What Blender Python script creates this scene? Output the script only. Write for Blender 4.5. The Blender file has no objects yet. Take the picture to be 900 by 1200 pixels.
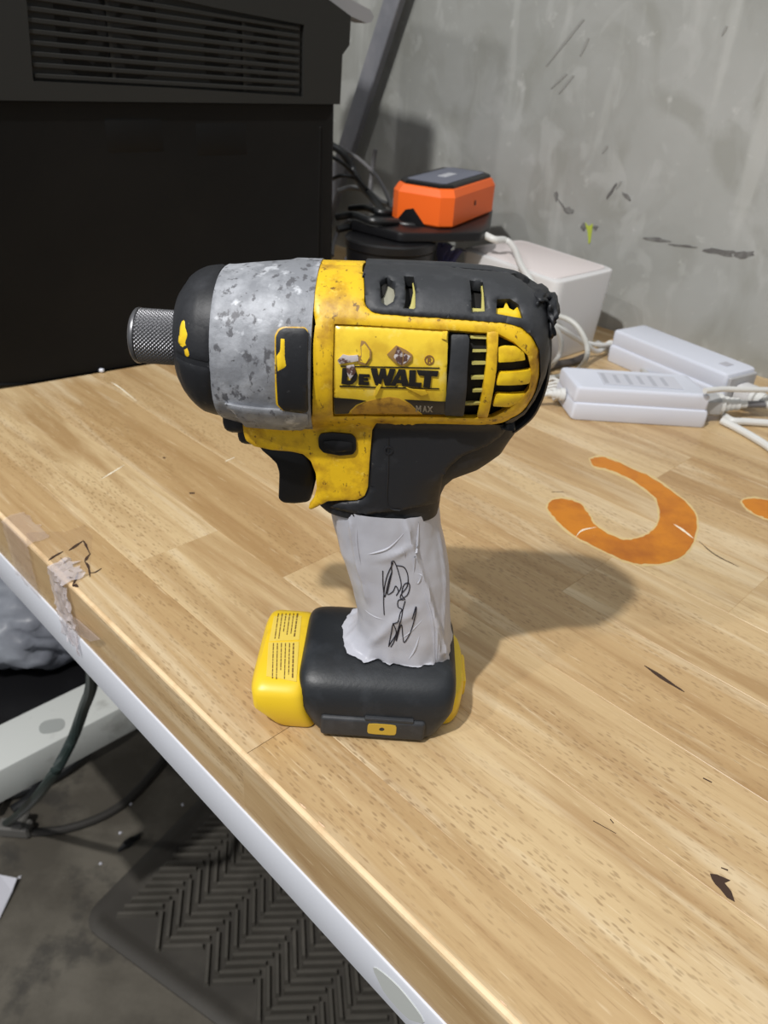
import bpy, bmesh, math, random
from mathutils import Vector, Matrix, noise
from mathutils.geometry import delaunay_2d_cdt
from mathutils.bvhtree import BVHTree
random.seed(7)
PI = math.pi
S = bpy.context.scene
COL = S.collection

# ---------------------------------------------------------------- camera
FPX = 930.0
CAM = Vector((0, 0, 0.25))
_p, _r = math.radians(31), math.radians(4)
FW = Vector((0, math.cos(_p), -math.sin(_p)))
_rt = Vector((1, 0, 0)); _up = _rt.cross(FW)
RT = _rt * math.cos(_r) + _up * math.sin(_r)
UP = -_rt * math.sin(_r) + _up * math.cos(_r)
cd = bpy.data.cameras.new('camera'); cam = bpy.data.objects.new('camera', cd); COL.objects.link(cam)
M = Matrix((RT, UP, -FW)).transposed().to_4x4(); M.translation = CAM
cam.matrix_world = M
cd.sensor_fit = 'HORIZONTAL'; cd.sensor_width = 36; cd.lens = FPX / 900 * 36
cd.clip_start = 0.01; cd.clip_end = 50
cd.dof.use_dof = True; cd.dof.focus_distance = 0.29; cd.dof.aperture_fstop = 28
S.camera = cam

# ---------------------------------------------------------------- world, lights, exposure
w = bpy.data.worlds.new('world'); S.world = w; w.use_nodes = True
bg = w.node_tree.nodes['Background']; bg.inputs[0].default_value = (0.93, 0.96, 1.0, 1); bg.inputs[1].default_value = 0.36
S.view_settings.view_transform = 'Standard'; S.view_settings.look = 'None'
S.view_settings.gamma = 1; S.view_settings.use_curve_mapping = False
S.view_settings.exposure = 0.0

def area(name, loc, target, sx, sy, power, col):
    l = bpy.data.lights.new(name, 'AREA'); l.shape = 'RECTANGLE'; l.size = sx; l.size_y = sy
    l.energy = power; l.color = col
    o = bpy.data.objects.new(name, l); COL.objects.link(o); o.location = loc
    o.rotation_euler = (Vector(target) - Vector(loc)).to_track_quat('-Z', 'Y').to_euler()
    return o
T0 = Vector((0.05, 0.30, 0.05))
area('lamp_near', T0 + Vector((-0.375, -0.425, 0.824)) * 2.2, T0, 0.06, 0.06, 41, (1.0, 0.985, 0.96))
area('lamp_far', T0 + Vector((-0.62, -0.40, 0.68)) * 2.6, T0, 0.06, 0.06, 11, (1.0, 0.98, 0.96))
area('ceiling_panel', Vector((0.5, 0.0, 2.1)), Vector((0.1, 0.4, 0)), 1.6, 0.8, 7, (0.92, 0.96, 1.0))

# ---------------------------------------------------------------- pixel / geometry helpers
def ray(x, y): return FW * FPX + RT * (x - 450) - UP * (y - 600)
def onz(x, y, z=0.0):
    d = ray(x, y); return CAM + d * ((z - CAM.z) / d.z)
def ony(x, y, Y):
    d = ray(x, y); return CAM + d * ((Y - CAM.y) / d.y)
E0 = Vector((-0.2198, 0.38146, 0)); EU = Vector((0.72447, -0.6893, 0)); EV = Vector((0.6893, 0.72447, 0))
TANG = math.atan2(EU.y, EU.x)
def uv(u, v, z=0.0): return E0 + EU * u + EV * v + Vector((0, 0, z))
def onwall(x, y, v=0.62):
    d = ray(x, y); t = (v - (CAM - E0).dot(EV)) / d.dot(EV); return CAM + d * t
def to_uv(P): q = P - E0; return q.dot(EU), q.dot(EV)

def link(name, me, m=None, parent=None, kind=None, label=None):
    o = bpy.data.objects.new(name, me); COL.objects.link(o)
    if m is not None:
        me.materials.clear(); me.materials.append(m)
    if parent is not None:
        o.parent = parent; o.matrix_parent_inverse = parent.matrix_world.inverted() if False else Matrix.Translation(-parent.location) if parent.type == 'EMPTY' and parent.parent is None else Matrix()
    if kind: o['kind'] = kind
    if label: o['label'] = label
    return o
def empty(name, loc, label, cat, group=None):
    o = bpy.data.objects.new(name, None); COL.objects.link(o); o.location = loc
    o.empty_display_size = 0.02
    o['label'] = label; o['category'] = cat
    if group: o['group'] = group
    return o
def tag(o, label, cat, group=None):
    o['label'] = label; o['category'] = cat
    if group: o['group'] = group
    return o
def mesh(verts, faces, smooth=True, angle=35):
    me = bpy.data.meshes.new('m'); me.from_pydata([tuple(v) for v in verts], [], faces); me.validate(); me.update()
    bm = bmesh.new(); bm.from_mesh(me)
    bmesh.ops.recalc_face_normals(bm, faces=bm.faces)
    if smooth:
        lim = math.radians(angle)
        for f in bm.faces: f.smooth = True
        for e in bm.edges:
            if len(e.link_faces) == 2 and e.calc_face_angle(0) > lim: e.smooth = False
    bm.to_mesh(me); bm.free(); return me
def join(parts):
    V, F = [], []
    for v, f in parts:
        n = len(V); V += list(v); F += [tuple(i + n for i in q) for q in f]
    return V, F
def box(c, sx, sy, sz, ax=None, ay=None, az=None):
    c = Vector(c); ax = ax or Vector((1, 0, 0)); ay = ay or Vector((0, 1, 0)); az = az or Vector((0, 0, 1))
    v = [c + ax * (sx * i) + ay * (sy * j) + az * (sz * k) for k in (-.5, .5) for j in (-.5, .5) for i in (-.5, .5)]
    return v, [(0, 2, 3, 1), (4, 5, 7, 6), (0, 1, 5, 4), (2, 6, 7, 3), (0, 4, 6, 2), (1, 3, 7, 5)]
def bevel_box(c, sx, sy, sz, bev, seg=2, ax=None, ay=None, az=None):
    v, f = box(c, sx, sy, sz, ax, ay, az)
    me = bpy.data.meshes.new('m'); me.from_pydata([tuple(q) for q in v], [], f)
    bm = bmesh.new(); bm.from_mesh(me); bmesh.ops.recalc_face_normals(bm, faces=bm.faces)
    bmesh.ops.bevel(bm, geom=list(bm.edges), offset=bev, segments=seg, profile=.5, affect='EDGES', clamp_overlap=True)
    V = [q.co.copy() for q in bm.verts]; F = [tuple(l.index for l in q.verts) for q in bm.faces]
    bm.free(); return V, F
def rings(rs, cap0=True, cap1=True, closed=False):
    V, F = [], []; n = len(rs[0])
    for r in rs: V += list(r)
    R = len(rs)
    for i in range(R if closed else R - 1):
        a, b = i * n, ((i + 1) % R) * n
        for j in range(n):
            k = (j + 1) % n; F.append((a + j, a + k, b + k, b + j))
    if cap0 and not closed: F.append(tuple(range(n - 1, -1, -1)))
    if cap1 and not closed: F.append(tuple((R - 1) * n + j for j in range(n)))
    return V, F
def catmull(P, n=6):
    P = [Vector(p) for p in P]
    if len(P) < 3: return P
    Q = [P[0] * 2 - P[1]] + P + [P[-1] * 2 - P[-2]]; out = []
    for i in range(1, len(Q) - 2):
        a, b, c, d = Q[i - 1:i + 3]
        for k in range(n):
            t = k / n
            out.append(0.5 * ((2 * b) + (c - a) * t + (2 * a - 5 * b + 4 * c - d) * t * t + (3 * b - a - 3 * c + d) * t ** 3))
    out.append(P[-1]); return out
def tube(P, r, seg=8, n=6, smooth=True):
    pts = catmull(P, n) if smooth else [Vector(p) for p in P]
    rs = []; up = Vector((0.13, 0.21, 1)).normalized()
    for i, p in enumerate(pts):
        t = (pts[min(i + 1, len(pts) - 1)] - pts[max(i - 1, 0)]).normalized()
        s = t.cross(up)
        if s.length < .05: s = t.cross(Vector((1, 0, 0)))
        s.normalize(); q = t.cross(s).normalized(); up = -q if False else up
        rr = r(i / (len(pts) - 1)) if callable(r) else r
        rs.append([p + (s * math.cos(a) + q * math.sin(a)) * rr for a in [2 * PI * k / seg for k in range(seg)]])
    return rings(rs)
def prism(poly, z0, z1, fr=None):
    """poly of (a,b) extruded along the third axis of frame fr=(origin, ax, ay, az)."""
    o, ax, ay, az = fr or (Vector(), Vector((1, 0, 0)), Vector((0, 1, 0)), Vector((0, 0, 1)))
    r0 = [o + ax * a + ay * b + az * z0 for a, b in poly]; r1 = [o + ax * a + ay * b + az * z1 for a, b in poly]
    return rings([r0, r1])

# ---------------------------------------------------------------- materials
def mat(name, col, rough=.5, metal=0.0, **k):
    m = bpy.data.materials.new(name); m.use_nodes = True; nt = m.node_tree; N = nt.nodes; Lk = nt.links
    b = N['Principled BSDF']
    b.inputs['Base Color'].default_value = (*col, 1); b.inputs['Roughness'].default_value = rough
    b.inputs['Metallic'].default_value = metal
    if 'spec' in k: b.inputs['Specular IOR Level'].default_value = k['spec']
    if 'alpha' in k: b.inputs['Alpha'].default_value = k['alpha']
    if 'trans' in k: b.inputs['Transmission Weight'].default_value = k['trans']
    if 'coat' in k: b.inputs['Coat Weight'].default_value = k['coat']; b.inputs['Coat Roughness'].default_value = .25
    if not (k.get('mix') or k.get('bump')): return m
    tc = N.new('ShaderNodeTexCoord')
    prev = None
    for (c2, scale, lo, hi, fac) in k.get('mix', []):
        # c2 blended in where noise between lo and hi
        mp = N.new('ShaderNodeMapping'); Lk.new(tc.outputs['Object'], mp.inputs[0])
        if isinstance(scale, tuple):
            mp.inputs['Scale'].default_value = scale; sc = 1
        else: sc = scale
        mp.inputs['Location'].default_value = (random.uniform(0, 9), random.uniform(0, 9), random.uniform(0, 9))
        nz = N.new('ShaderNodeTexNoise'); nz.inputs['Scale'].default_value = sc; nz.inputs['Detail'].default_value = 5
        nz.inputs['Roughness'].default_value = .6
        Lk.new(mp.outputs[0], nz.inputs['Vector'])
        rp = N.new('ShaderNodeMapRange'); rp.inputs['From Min'].default_value = lo; rp.inputs['From Max'].default_value = hi
        rp.inputs['To Max'].default_value = fac; Lk.new(nz.outputs['Fac'], rp.inputs['Value'])
        mx = N.new('ShaderNodeMix'); mx.data_type = 'RGBA'
        Lk.new(rp.outputs[0], mx.inputs['Factor'])
        if prev is None: mx.inputs[6].default_value = (*col, 1)
        else: Lk.new(prev, mx.inputs[6])
        mx.inputs[7].default_value = (*c2, 1); prev = mx.outputs[2]
    if prev is not None: Lk.new(prev, b.inputs['Base Color'])
    if k.get('bump'):
        sc, st = k['bump'][:2]
        nz = N.new('ShaderNodeTexNoise'); nz.inputs['Scale'].default_value = sc; nz.inputs['Detail'].default_value = 4
        Lk.new(tc.outputs['Object'], nz.inputs['Vector'])
        bp = N.new('ShaderNodeBump'); bp.inputs['Strength'].default_value = st; bp.inputs['Distance'].default_value = k['bump'][2] if len(k['bump']) > 2 else .001
        Lk.new(nz.outputs['Fac'], bp.inputs['Height']); Lk.new(bp.outputs[0], b.inputs['Normal'])
    return m

def wood_mat():
    m = bpy.data.materials.new('butcher_block'); m.use_nodes = True; nt = m.node_tree; N = nt.nodes; L = nt.links
    b = N['Principled BSDF']; b.inputs['Roughness'].default_value = .35; b.inputs['Specular IOR Level'].default_value = .55
    tc = N.new('ShaderNodeTexCoord'); oi = N.new('ShaderNodeObjectInfo')
    ad = N.new('ShaderNodeVectorMath'); ad.operation = 'ADD'; L.new(tc.outputs['Object'], ad.inputs[0])
    sc = N.new('ShaderNodeMath'); sc.operation = 'MULTIPLY'; sc.inputs[1].default_value = 37.0; L.new(oi.outputs['Random'], sc.inputs[0])
    L.new(sc.outputs[0], ad.inputs[1])
    def nz(scale, vec, detail=4, dist=0.0, rough=.55):
        mp = N.new('ShaderNodeMapping'); mp.inputs['Scale'].default_value = vec; L.new(ad.outputs[0], mp.inputs[0])
        n = N.new('ShaderNodeTexNoise'); n.inputs['Scale'].default_value = scale; n.inputs['Detail'].default_value = detail
        n.inputs['Distortion'].default_value = dist; n.inputs['Roughness'].default_value = rough
        L.new(mp.outputs[0], n.inputs['Vector']); return n.outputs['Fac']
    def mr(v, a, bb, c=0., d=1.):
        r = N.new('ShaderNodeMapRange'); r.inputs['From Min'].default_value = a; r.inputs['From Max'].default_value = bb
        r.inputs['To Min'].default_value = c; r.inputs['To Max'].default_value = d; L.new(v, r.inputs['Value']); return r.outputs[0]
    def mix(f, a, c, blend='MIX'):
        x = N.new('ShaderNodeMix'); x.data_type = 'RGBA'; x.blend_type = blend; L.new(f, x.inputs['Factor'])
        if isinstance(a, tuple): x.inputs[6].default_value = (*a, 1)
        else: L.new(a, x.inputs[6])
        if isinstance(c, tuple): x.inputs[7].default_value = (*c, 1)
        else: L.new(c, x.inputs[7])
        return x.outputs[2]
    tone = mix(mr(oi.outputs['Random'], 0, 1), (0.46, 0.295, 0.135), (0.62, 0.46, 0.255))
    g1 = nz(9, (.42, 4.5, 4.5), 5, 1.1)                 # broad figure
    tone = mix(mr(g1, .46, .66, 0, .8), tone, (0.36, 0.215, 0.09))
    g2 = nz(60, (.16, 3.2, 3.2), 4, .2)             # fine grain
    tone = mix(mr(g2, .50, .72, 0, .45), tone, (0.40, 0.24, 0.11))
    tone = mix(mr(nz(13, (.3, 4, 4), 4, .8), .54, .70, 0, .7), tone, (0.72, 0.585, 0.385))
    # open pores: short dark dashes along the grain
    mp = N.new('ShaderNodeMapping'); mp.inputs['Scale'].default_value = (200, 640, 640); L.new(ad.outputs[0], mp.inputs[0])
    vo = N.new('ShaderNodeTexVoronoi'); vo.inputs['Scale'].default_value = 1.0; vo.inputs['Randomness'].default_value = 1; L.new(mp.outputs[0], vo.inputs['Vector'])
    pores = mr(vo.outputs['Distance'], .20, .36, 1, 0)
    gate = mr(nz(12, (.5, 2.5, 2.5), 3), .44, .60)
    pm = N.new('ShaderNodeMath'); pm.operation = 'MULTIPLY'; L.new(pores, pm.inputs[0]); L.new(gate, pm.inputs[1])
    pm2 = N.new('ShaderNodeMath'); pm2.operation = 'MULTIPLY'; L.new(pm.outputs[0], pm2.inputs[0]); pm2.inputs[1].default_value = .5
    tone = mix(pm2.outputs[0], tone, (0.20, 0.11, 0.045))
    mp2 = N.new('ShaderNodeMapping'); mp2.inputs['Scale'].default_value = (60, 900, 900); mp2.inputs['Location'].default_value = (3, 1, 2); L.new(ad.outputs[0], mp2.inputs[0])
    n2 = N.new('ShaderNodeTexNoise'); n2.inputs['Scale'].default_value = 1.0; n2.inputs['Detail'].default_value = 2; L.new(mp2.outputs[0], n2.inputs['Vector'])
    tone = mix(mr(n2.outputs['Fac'], .60, .74, 0, .5), tone, (0.30, 0.175, 0.075))
    tone = mix(mr(n2.outputs['Fac'], .36, .26, 0, .35), tone, (0.80, 0.66, 0.44))
    L.new(tone, b.inputs['Base Color'])
    L.new(mr(nz(30, (1, 1, 1), 3), .3, .7, .27, .42), b.inputs['Roughness'])
    bp = N.new('ShaderNodeBump'); bp.inputs['Strength'].default_value = .25; bp.inputs['Distance'].default_value = .0004
    L.new(g2, bp.inputs['Height']); L.new(bp.outputs[0], b.inputs['Normal'])
    return m

def wall_mat():
    m = bpy.data.materials.new('concrete_wall'); m.use_nodes = True; nt = m.node_tree; N = nt.nodes; L = nt.links
    b = N['Principled BSDF']; b.inputs['Roughness'].default_value = .55
    tc = N.new('ShaderNodeTexCoord')
    def nz(sc, vec, det=5, dist=0.):
        mp = N.new('ShaderNodeMapping'); mp.inputs['Scale'].default_value = vec; L.new(tc.outputs['Object'], mp.inputs[0])
        n = N.new('ShaderNodeTexNoise'); n.inputs['Scale'].default_value = sc; n.inputs['Detail'].default_value = det; n.inputs['Distortion'].default_value = dist
        L.new(mp.outputs[0], n.inputs['Vector']); return n.outputs['Fac']
    def mr(v, a, bb, c=0., d=1.):
        r = N.new('ShaderNodeMapRange'); r.inputs['From Min'].default_value = a; r.inputs['From Max'].default_value = bb
        r.inputs['To Min'].default_value = c; r.inputs['To Max'].default_value = d; L.new(v, r.inputs['Value']); return r.outputs[0]
    def mix(f, a, c):
        x = N.new('ShaderNodeMix'); x.data_type = 'RGBA'; L.new(f, x.inputs['Factor'])
        if isinstance(a, tuple): x.inputs[6].default_value = (*a, 1)
        else: L.new(a, x.inputs[6])
        x.inputs[7].default_value = (*c, 1); return x.outputs[2]
    t = mix(mr(nz(5, (1, 1, 1)), .35, .65), (0.29, 0.295, 0.275), (0.37, 0.375, 0.36))
    t = mix(mr(nz(14, (1, 1, .8), 6, 1.4), .48, .66, 0, .6), t, (0.26, 0.262, 0.235))
    t = mix(mr(nz(34, (1, 1, .7), 5, .8), .56, .66, 0, .45), t, (0.43, 0.435, 0.42))
    t = mix(mr(nz(26, (1, 1, .16), 4, .3), .58, .68, 0, .55), t, (0.45, 0.455, 0.435))     # pale runs down the wall
    t = mix(mr(nz(60, (1, 1, 1), 4), .66, .74, 0, .4), t, (0.55, 0.55, 0.53))
    L.new(t, b.inputs['Base Color'])
    bp = N.new('ShaderNodeBump'); bp.inputs['Strength'].default_value = .35; bp.inputs['Distance'].default_value = .002
    L.new(nz(40, (1, 1, 1)), bp.inputs['Height']); L.new(bp.outputs[0], b.inputs['Normal'])
    return m

RUBBER = mat('black_rubber', (0.014, 0.015, 0.018), .50, spec=.4, mix=[((0.036, 0.038, 0.044), 90, .52, .75, .7), ((0.13, 0.13, 0.13), 420, .68, .76, .6)], bump=(900, .2, .0003))
BUMPER = mat('bumper_rubber', (0.024, 0.026, 0.030), .55, mix=[((0.048, 0.050, 0.056), 120, .5, .75, .7), ((0.16, 0.16, 0.16), 600, .70, .78, .6)], bump=(900, .2, .0003))
BLACKP = mat('black_plastic', (0.007, 0.007, 0.008), .38, spec=.35)
CAVITY = mat('dark_cavity', (0.006, 0.005, 0.004), .8)
YEL = mat('worn_yellow', (0.80, 0.50, 0.012), .40, mix=[((0.42, 0.215, 0.012), 100, .46, .66, .9), ((0.12, 0.05, 0.012), (420, 420, 260), .60, .66, .85), ((0.95, 0.72, 0.12), 200, .62, .72, .6)], bump=(350, .25, .0004))
YELC = mat('clean_yellow', (0.86, 0.58, 0.015), .36, mix=[((0.50, 0.27, 0.01), 90, .50, .72, .75), ((0.14, 0.06, 0.01), 380, .65, .7, .8)])
YELF = mat('foot_yellow', (0.83, 0.56, 0.02), .38, mix=[((0.60, 0.36, 0.01), 60, .55, .75, .6), ((0.22, 0.10, 0.02), 380, .74, .78, .7)])
LABELY = mat('label_yellow', (0.86, 0.60, 0.04), .28, mix=[((0.58, 0.35, 0.02), 90, .48, .68, .7), ((0.14, 0.07, 0.02), 380, .64, .69, .85), ((0.95, 0.80, 0.3), 60, .58, .7, .7)])
PALEY = mat('pale_plastic', (0.48, 0.43, 0.12), .5)
INK = mat('label_black', (0.015, 0.013, 0.012), .35)
BRN = mat('torn_label', (0.30, 0.17, 0.05), .5)
TORN = mat('torn_foil', (0.55, 0.50, 0.50), .35, mix=[((0.10, 0.05, 0.04), 330, .50, .56, 1.)])
ALU = mat('scuffed_alloy', (0.24, 0.25, 0.275), .55, .15, mix=[((0.42, 0.435, 0.47), 60, .45, .60, .85), ((0.09, 0.09, 0.10), (230, 230, 150), .57, .62, .85), ((0.60, 0.62, 0.66), 150, .60, .68, .8), ((0.08, 0.08, 0.085), 420, .64, .68, .8)], bump=(260, .6, .0006))
CHROME = mat('knurled_steel', (0.17, 0.17, 0.18), .38, .75)
TAPE = mat('white_cloth_tape', (0.48, 0.485, 0.535), .42, mix=[((0.38, 0.385, 0.44), 40, .5, .75, .6)], bump=(70, .25, .0015))
PEN = mat('pen_ink', (0.01, 0.01, 0.02), .5)
WOOD = wood_mat()
WALL = wall_mat()
STEEL = mat('white_powder_coat', (0.66, 0.68, 0.74), .35)
STEELD = mat('dirty_white_steel', (0.56, 0.58, 0.56), .4, mix=[((0.25, 0.25, 0.23), 22, .58, .72, .6)])
FLOORM = mat('floor_concrete', (0.082, 0.072, 0.056), .75, mix=[((0.15, 0.135, 0.108), 7, .45, .65, .9), ((0.035, 0.032, 0.028), 14, .56, .68, .7), ((0.2, 0.19, 0.17), 160, .70, .74, .7)], bump=(30, .3, .004))
MATR = mat('floor_mat_rubber', (0.050, 0.045, 0.038), .65, mix=[((0.085, 0.077, 0.064), 12, .45, .7, .8)])
STATION = mat('station_black', (0.0055, 0.0055, 0.0055), .5, mix=[((0.009, 0.0085, 0.008), 8, .4, .7, .7)], spec=.15)
STATG = mat('station_grey', (0.022, 0.022, 0.0205), .6, spec=.2)
HANDLEG = mat('grey_plastic', (0.26, 0.26, 0.27), .5)
ORANGE = mat('orange_plastic', (0.95, 0.145, 0.012), .42)
SCREEN = mat('grey_sticker', (0.14, 0.15, 0.20), .4)
STICKW = mat('pale_print', (0.50, 0.51, 0.54), .5)
WHITEP = mat('white_plastic', (0.64, 0.665, 0.75), .33)
WHITEB = mat('box_white', (0.66, 0.65, 0.65), .45)
PINKW = mat('box_top_pinkish', (0.68, 0.62, 0.61), .45)
BLUEP = mat('blue_print', (0.10, 0.11, 0.30), .5)
CORDW = mat('white_cord', (0.66, 0.66, 0.64), .45)
CORDG = mat('grey_cord', (0.16, 0.155, 0.16), .5)
CORDB = mat('black_cord', (0.012, 0.013, 0.014), .4)
CLEAR = mat('clear_packing_tape', (0.66, 0.54, 0.50), .15, alpha=.22, spec=.9)
CLEARW = mat('clear_tape_crumpled', (0.70, 0.64, 0.66), .14, alpha=.5, spec=.9)
STAIN = mat('orange_paint_stain', (0.56, 0.19, 0.007), .40, mix=[((0.38, 0.105, 0.006), 38, .45, .68, .9), ((0.70, 0.42, 0.15), 330, .70, .76, .8)])
STAINH = mat('stain_halo', (0.62, 0.47, 0.22), .5)
CRACK = mat('dark_crack', (0.045, 0.022, 0.012), .7)
SCRATCH = mat('pale_scratch', (0.85, 0.78, 0.62), .6)
BAG = mat('grey_plastic_bag', (0.16, 0.17, 0.20), .33, mix=[((0.30, 0.32, 0.36), 9, .45, .65, .8)])
PAPER = mat('white_paper', (0.62, 0.62, 0.68), .6)
SCUFF = mat('wall_scuff', (0.12, 0.115, 0.11), .8, mix=[((0.2, 0.2, 0.19), 90, .45, .6, .9)])
LIME = mat('lime_paint', (0.42, 0.50, 0.06), .6)

# ================================================================ SETTING
wall_c = uv(0.3, 0.62 + 0.05, 0.45)
o = link('wall_back', mesh(*box(uv(0.3, 0.67, 0.5), 6.0, 0.1, 2.5, EU, EV), smooth=False), WALL, kind='structure')
o = link('floor', mesh(*box(uv(0.3, -0.9, -0.79), 6.0, 3.2, 0.1, EU, EV), smooth=False), FLOORM, kind='structure')

# scuffs, paint and runs on the wall (thin raised marks)
def wall_patch(name, pts, m, th=.0006, parent=None, label=None):
    P = [onwall(x, y, .62) for x, y in pts]
    r0 = [p + EV * .0002 for p in P]; r1 = [p - EV * th for p in P]
    return link(name, mesh(*rings([r0, r1]), smooth=False), m, parent, label=label)
wall = bpy.data.objects['wall_back']
def blotch(cx, cy, rx, ry, ang=0, n=14, jit=.35):
    pts = []
    for k in range(n):
        a = 2 * PI * k / n; r = 1 + random.uniform(-jit, jit)
        x = rx * r * math.cos(a); y = ry * r * math.sin(a)
        pts.append((cx + x * math.cos(ang) - y * math.sin(ang), cy + x * math.sin(ang) + y * math.cos(ang)))
    return pts
for args in ((652, 229, 2, 6, .1), (667, 247, 5, 4, .5), (658, 239, 1, 9, -.6), (684, 266, 4, 4, 0), (698, 267, 3, 3, 0), (734, 230, 6, 2, .8),
             (716, 226, 11, 1.6, -1.0), (770, 281, 13, 2.5, .12), (800, 288, 14, 1.2, .1), (845, 295, 18, 3.5, .15), (870, 298, 12, 4, -.1)):
    wall_patch('scuff_mark', blotch(*args), SCUFF, parent=wall)
for a_, b2_ in (((684, 22), (640, 78)), ((690, 44), (680, 66)), ((664, 86), (646, 104)), ((852, 30), (846, 42)), ((712, 170), (706, 180)), ((728, 212), (722, 222)), ((672, 88), (655, 110))):
    wall_patch('scrape_mark', [(a_[0] - 1.2, a_[1]), (a_[0] + 1.2, a_[1] + 1), ((a_[0] + b2_[0]) / 2 + 2, (a_[1] + b2_[1]) / 2), (b2_[0] + .6, b2_[1]), (b2_[0] - .4, b2_[1] - 1), ((a_[0] + b2_[0]) / 2 - 1.2, (a_[1] + b2_[1]) / 2 - 1)], mat('scrape_grey', (0.27, 0.27, 0.255), .7), parent=wall)
wall_patch('lime_paint_mark', [(686, 261), (690, 265), (695, 262), (694, 270), (692, 284), (690, 286), (689, 272)], LIME, .0007, wall, 'small lime green paint drip')

# ================================================================ WORKBENCH
bench = empty('workbench', uv(0.3, 0.31, 0), 'butcher block workbench with a white steel front edge against the concrete wall', 'workbench')
rnd = random.Random(11)
U0, U1 = -1.15, 1.25
rows = [.034] + [(.62 - .034) / 11] * 11
for r, sw in enumerate(rows):
    v0 = sum(rows[:r]); u = U0 - rnd.uniform(0, .4)
    while u < U1:
        L_ = rnd.uniform(.34, .62); a, b_ = max(u, U0), min(u + L_, U1)
        if b_ - a > .02:
            V, F = box((0, 0, 0), b_ - a, sw, 0.033)
            bmv = []
            # slim chamfer along the top so every stave has its own edge
            c = .00022 if r > 0 else .0011
            hx, hy = (b_ - a) / 2, sw / 2
            z1 = .0165; z0 = -.0165
            cy0 = .0013 if r == 0 else .00018; cx = .00015; cy1 = .00018
            V = [(-hx, -hy, z0), (hx, -hy, z0), (hx, hy, z0), (-hx, hy, z0),
                 (-hx, -hy, z1 - cy0), (hx, -hy, z1 - cy0), (hx, hy, z1 - cy1), (-hx, hy, z1 - cy1),
                 (-hx + cx, -hy + cy0, z1), (hx - cx, -hy + cy0, z1), (hx - cx, hy - cy1, z1), (-hx + cx, hy - cy1, z1)]
            F = [(3, 2, 1, 0), (0, 1, 5, 4), (1, 2, 6, 5), (2, 3, 7, 6), (3, 0, 4, 7), (4, 5, 9, 8), (5, 6, 10, 9), (6, 7, 11, 10), (7, 4, 8, 11), (8, 9, 10, 11)]
            o = link('wood_stave', mesh(V, F, smooth=False), WOOD)
            o.location = uv((a + b_) / 2, v0 + sw / 2, -0.0165) - bench.location; o.rotation_euler = (0, 0, TANG)
            o.parent = bench
        u += L_
V, F = prism([(-.00005, -.0016), (.0003, -.0004), (.0016, .00012), (.0022, .0001), (.0006, -.0020)], 0, 2.36, (uv(-1.13, 0, 0), EV, Vector((0, 0, 1)), EU))
link('worn_edge', mesh(V, F, smooth=False), mat('raw_edge_wood', (0.80, 0.60, 0.36), .5, mix=[((0.55, 0.36, 0.18), 60, .45, .7, .8)]), bench)
# white steel edge angle under the wood
V, F = join([bevel_box(uv(.05, .004, -.0450), 2.40, .010, .0240, .0012, 2, EU, EV),
             box(uv(.05, .02, -.0348), 2.40, .03, .0028, EU, EV)])
link('steel_edge', mesh(V, F), STEEL, bench)
link('edge_stain', mesh(*prism([(q[0], q[1]) for q in [(.012 * math.cos(a) * (1 + .15 * math.sin(3 * a)), .0065 * math.sin(a)) for a in [2 * PI * k / 20 for k in range(20)]]], -.0002, .0004,
     (uv(.5, 0, 0) * 0 + ony(482, 1180, 0) * 0 + uv(*to_uv(uv(0, 0)), 0) * 0 + (lambda P: P)(uv(0.328, -.001, -.0445)), EU, Vector((0, 0, 1)), -EV))),
     mat('water_stain', (0.50, 0.52, 0.50), .3), bench, label='grey-green round stain')
# legs and stretcher
for u_ in (-1.05, 1.15):
    for v_ in (.05, .57):
        link('leg', mesh(*bevel_box(uv(u_, v_, -.3985), .05, .05, .683, .003, 2, EU, EV)), STEEL, bench)
ST = -0.35
beam = link('stretcher', mesh(*bevel_box(uv(-.187, .28, ST - .02), .056, .62, .04, .002, 2, EU, EV)), STEELD, bench)
link('lower_shelf', mesh(*box(uv(-.62, .29, ST - .03), .80, .56, .016, EU, EV), smooth=False), BLACKP, bench)
link('stretcher_stain', mesh(*prism([(.010 * math.cos(a) * (1 + .2 * math.sin(2 * a)), .012 * math.sin(a)) for a in [2 * PI * k / 20 for k in range(20)]], 0, .0004,
     (uv(-.18, .058, ST), EU, EV, Vector((0, 0, 1))))), mat('glue_smear', (0.36, 0.38, 0.37), .3), bench)

# marks lying in the table top
def top_patch(name, pts, m, z0=-.0004, z1=.0003, parent=bench, smooth=False, label=None):
    P = [onz(x, y, 0) for x, y in pts]
    vs = [Vector((p.x, p.y)) for p in P]
    r = delaunay_2d_cdt(vs, [(i, (i + 1) % len(vs)) for i in range(len(vs))], [], 1, 1e-6)
    V = [(q.x, q.y, z1) for q in r[0]]; F = [tuple(f) for f in r[2]]
    n = len(V); k = len(vs)
    V += [(q.x, q.y, z0) for q in vs]
    V2 = [(q.x, q.y, z1) for q in vs]; V += V2
    for i in range(k): F.append((n + i, n + (i + 1) % k, n + k + (i + 1) % k, n + k + i))
    return link(name, mesh(V, F, smooth=False), m, parent, label=label)
def fuzz(pts, n=5, amp=1.0):
    out = []; c = catmull([Vector((x, y, 0)) for x, y in pts + [pts[0]]], n)[:-1]
    for p in c: out.append((p.x + random.uniform(-amp, amp), p.y + random.uniform(-amp, amp)))
    return out
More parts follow.
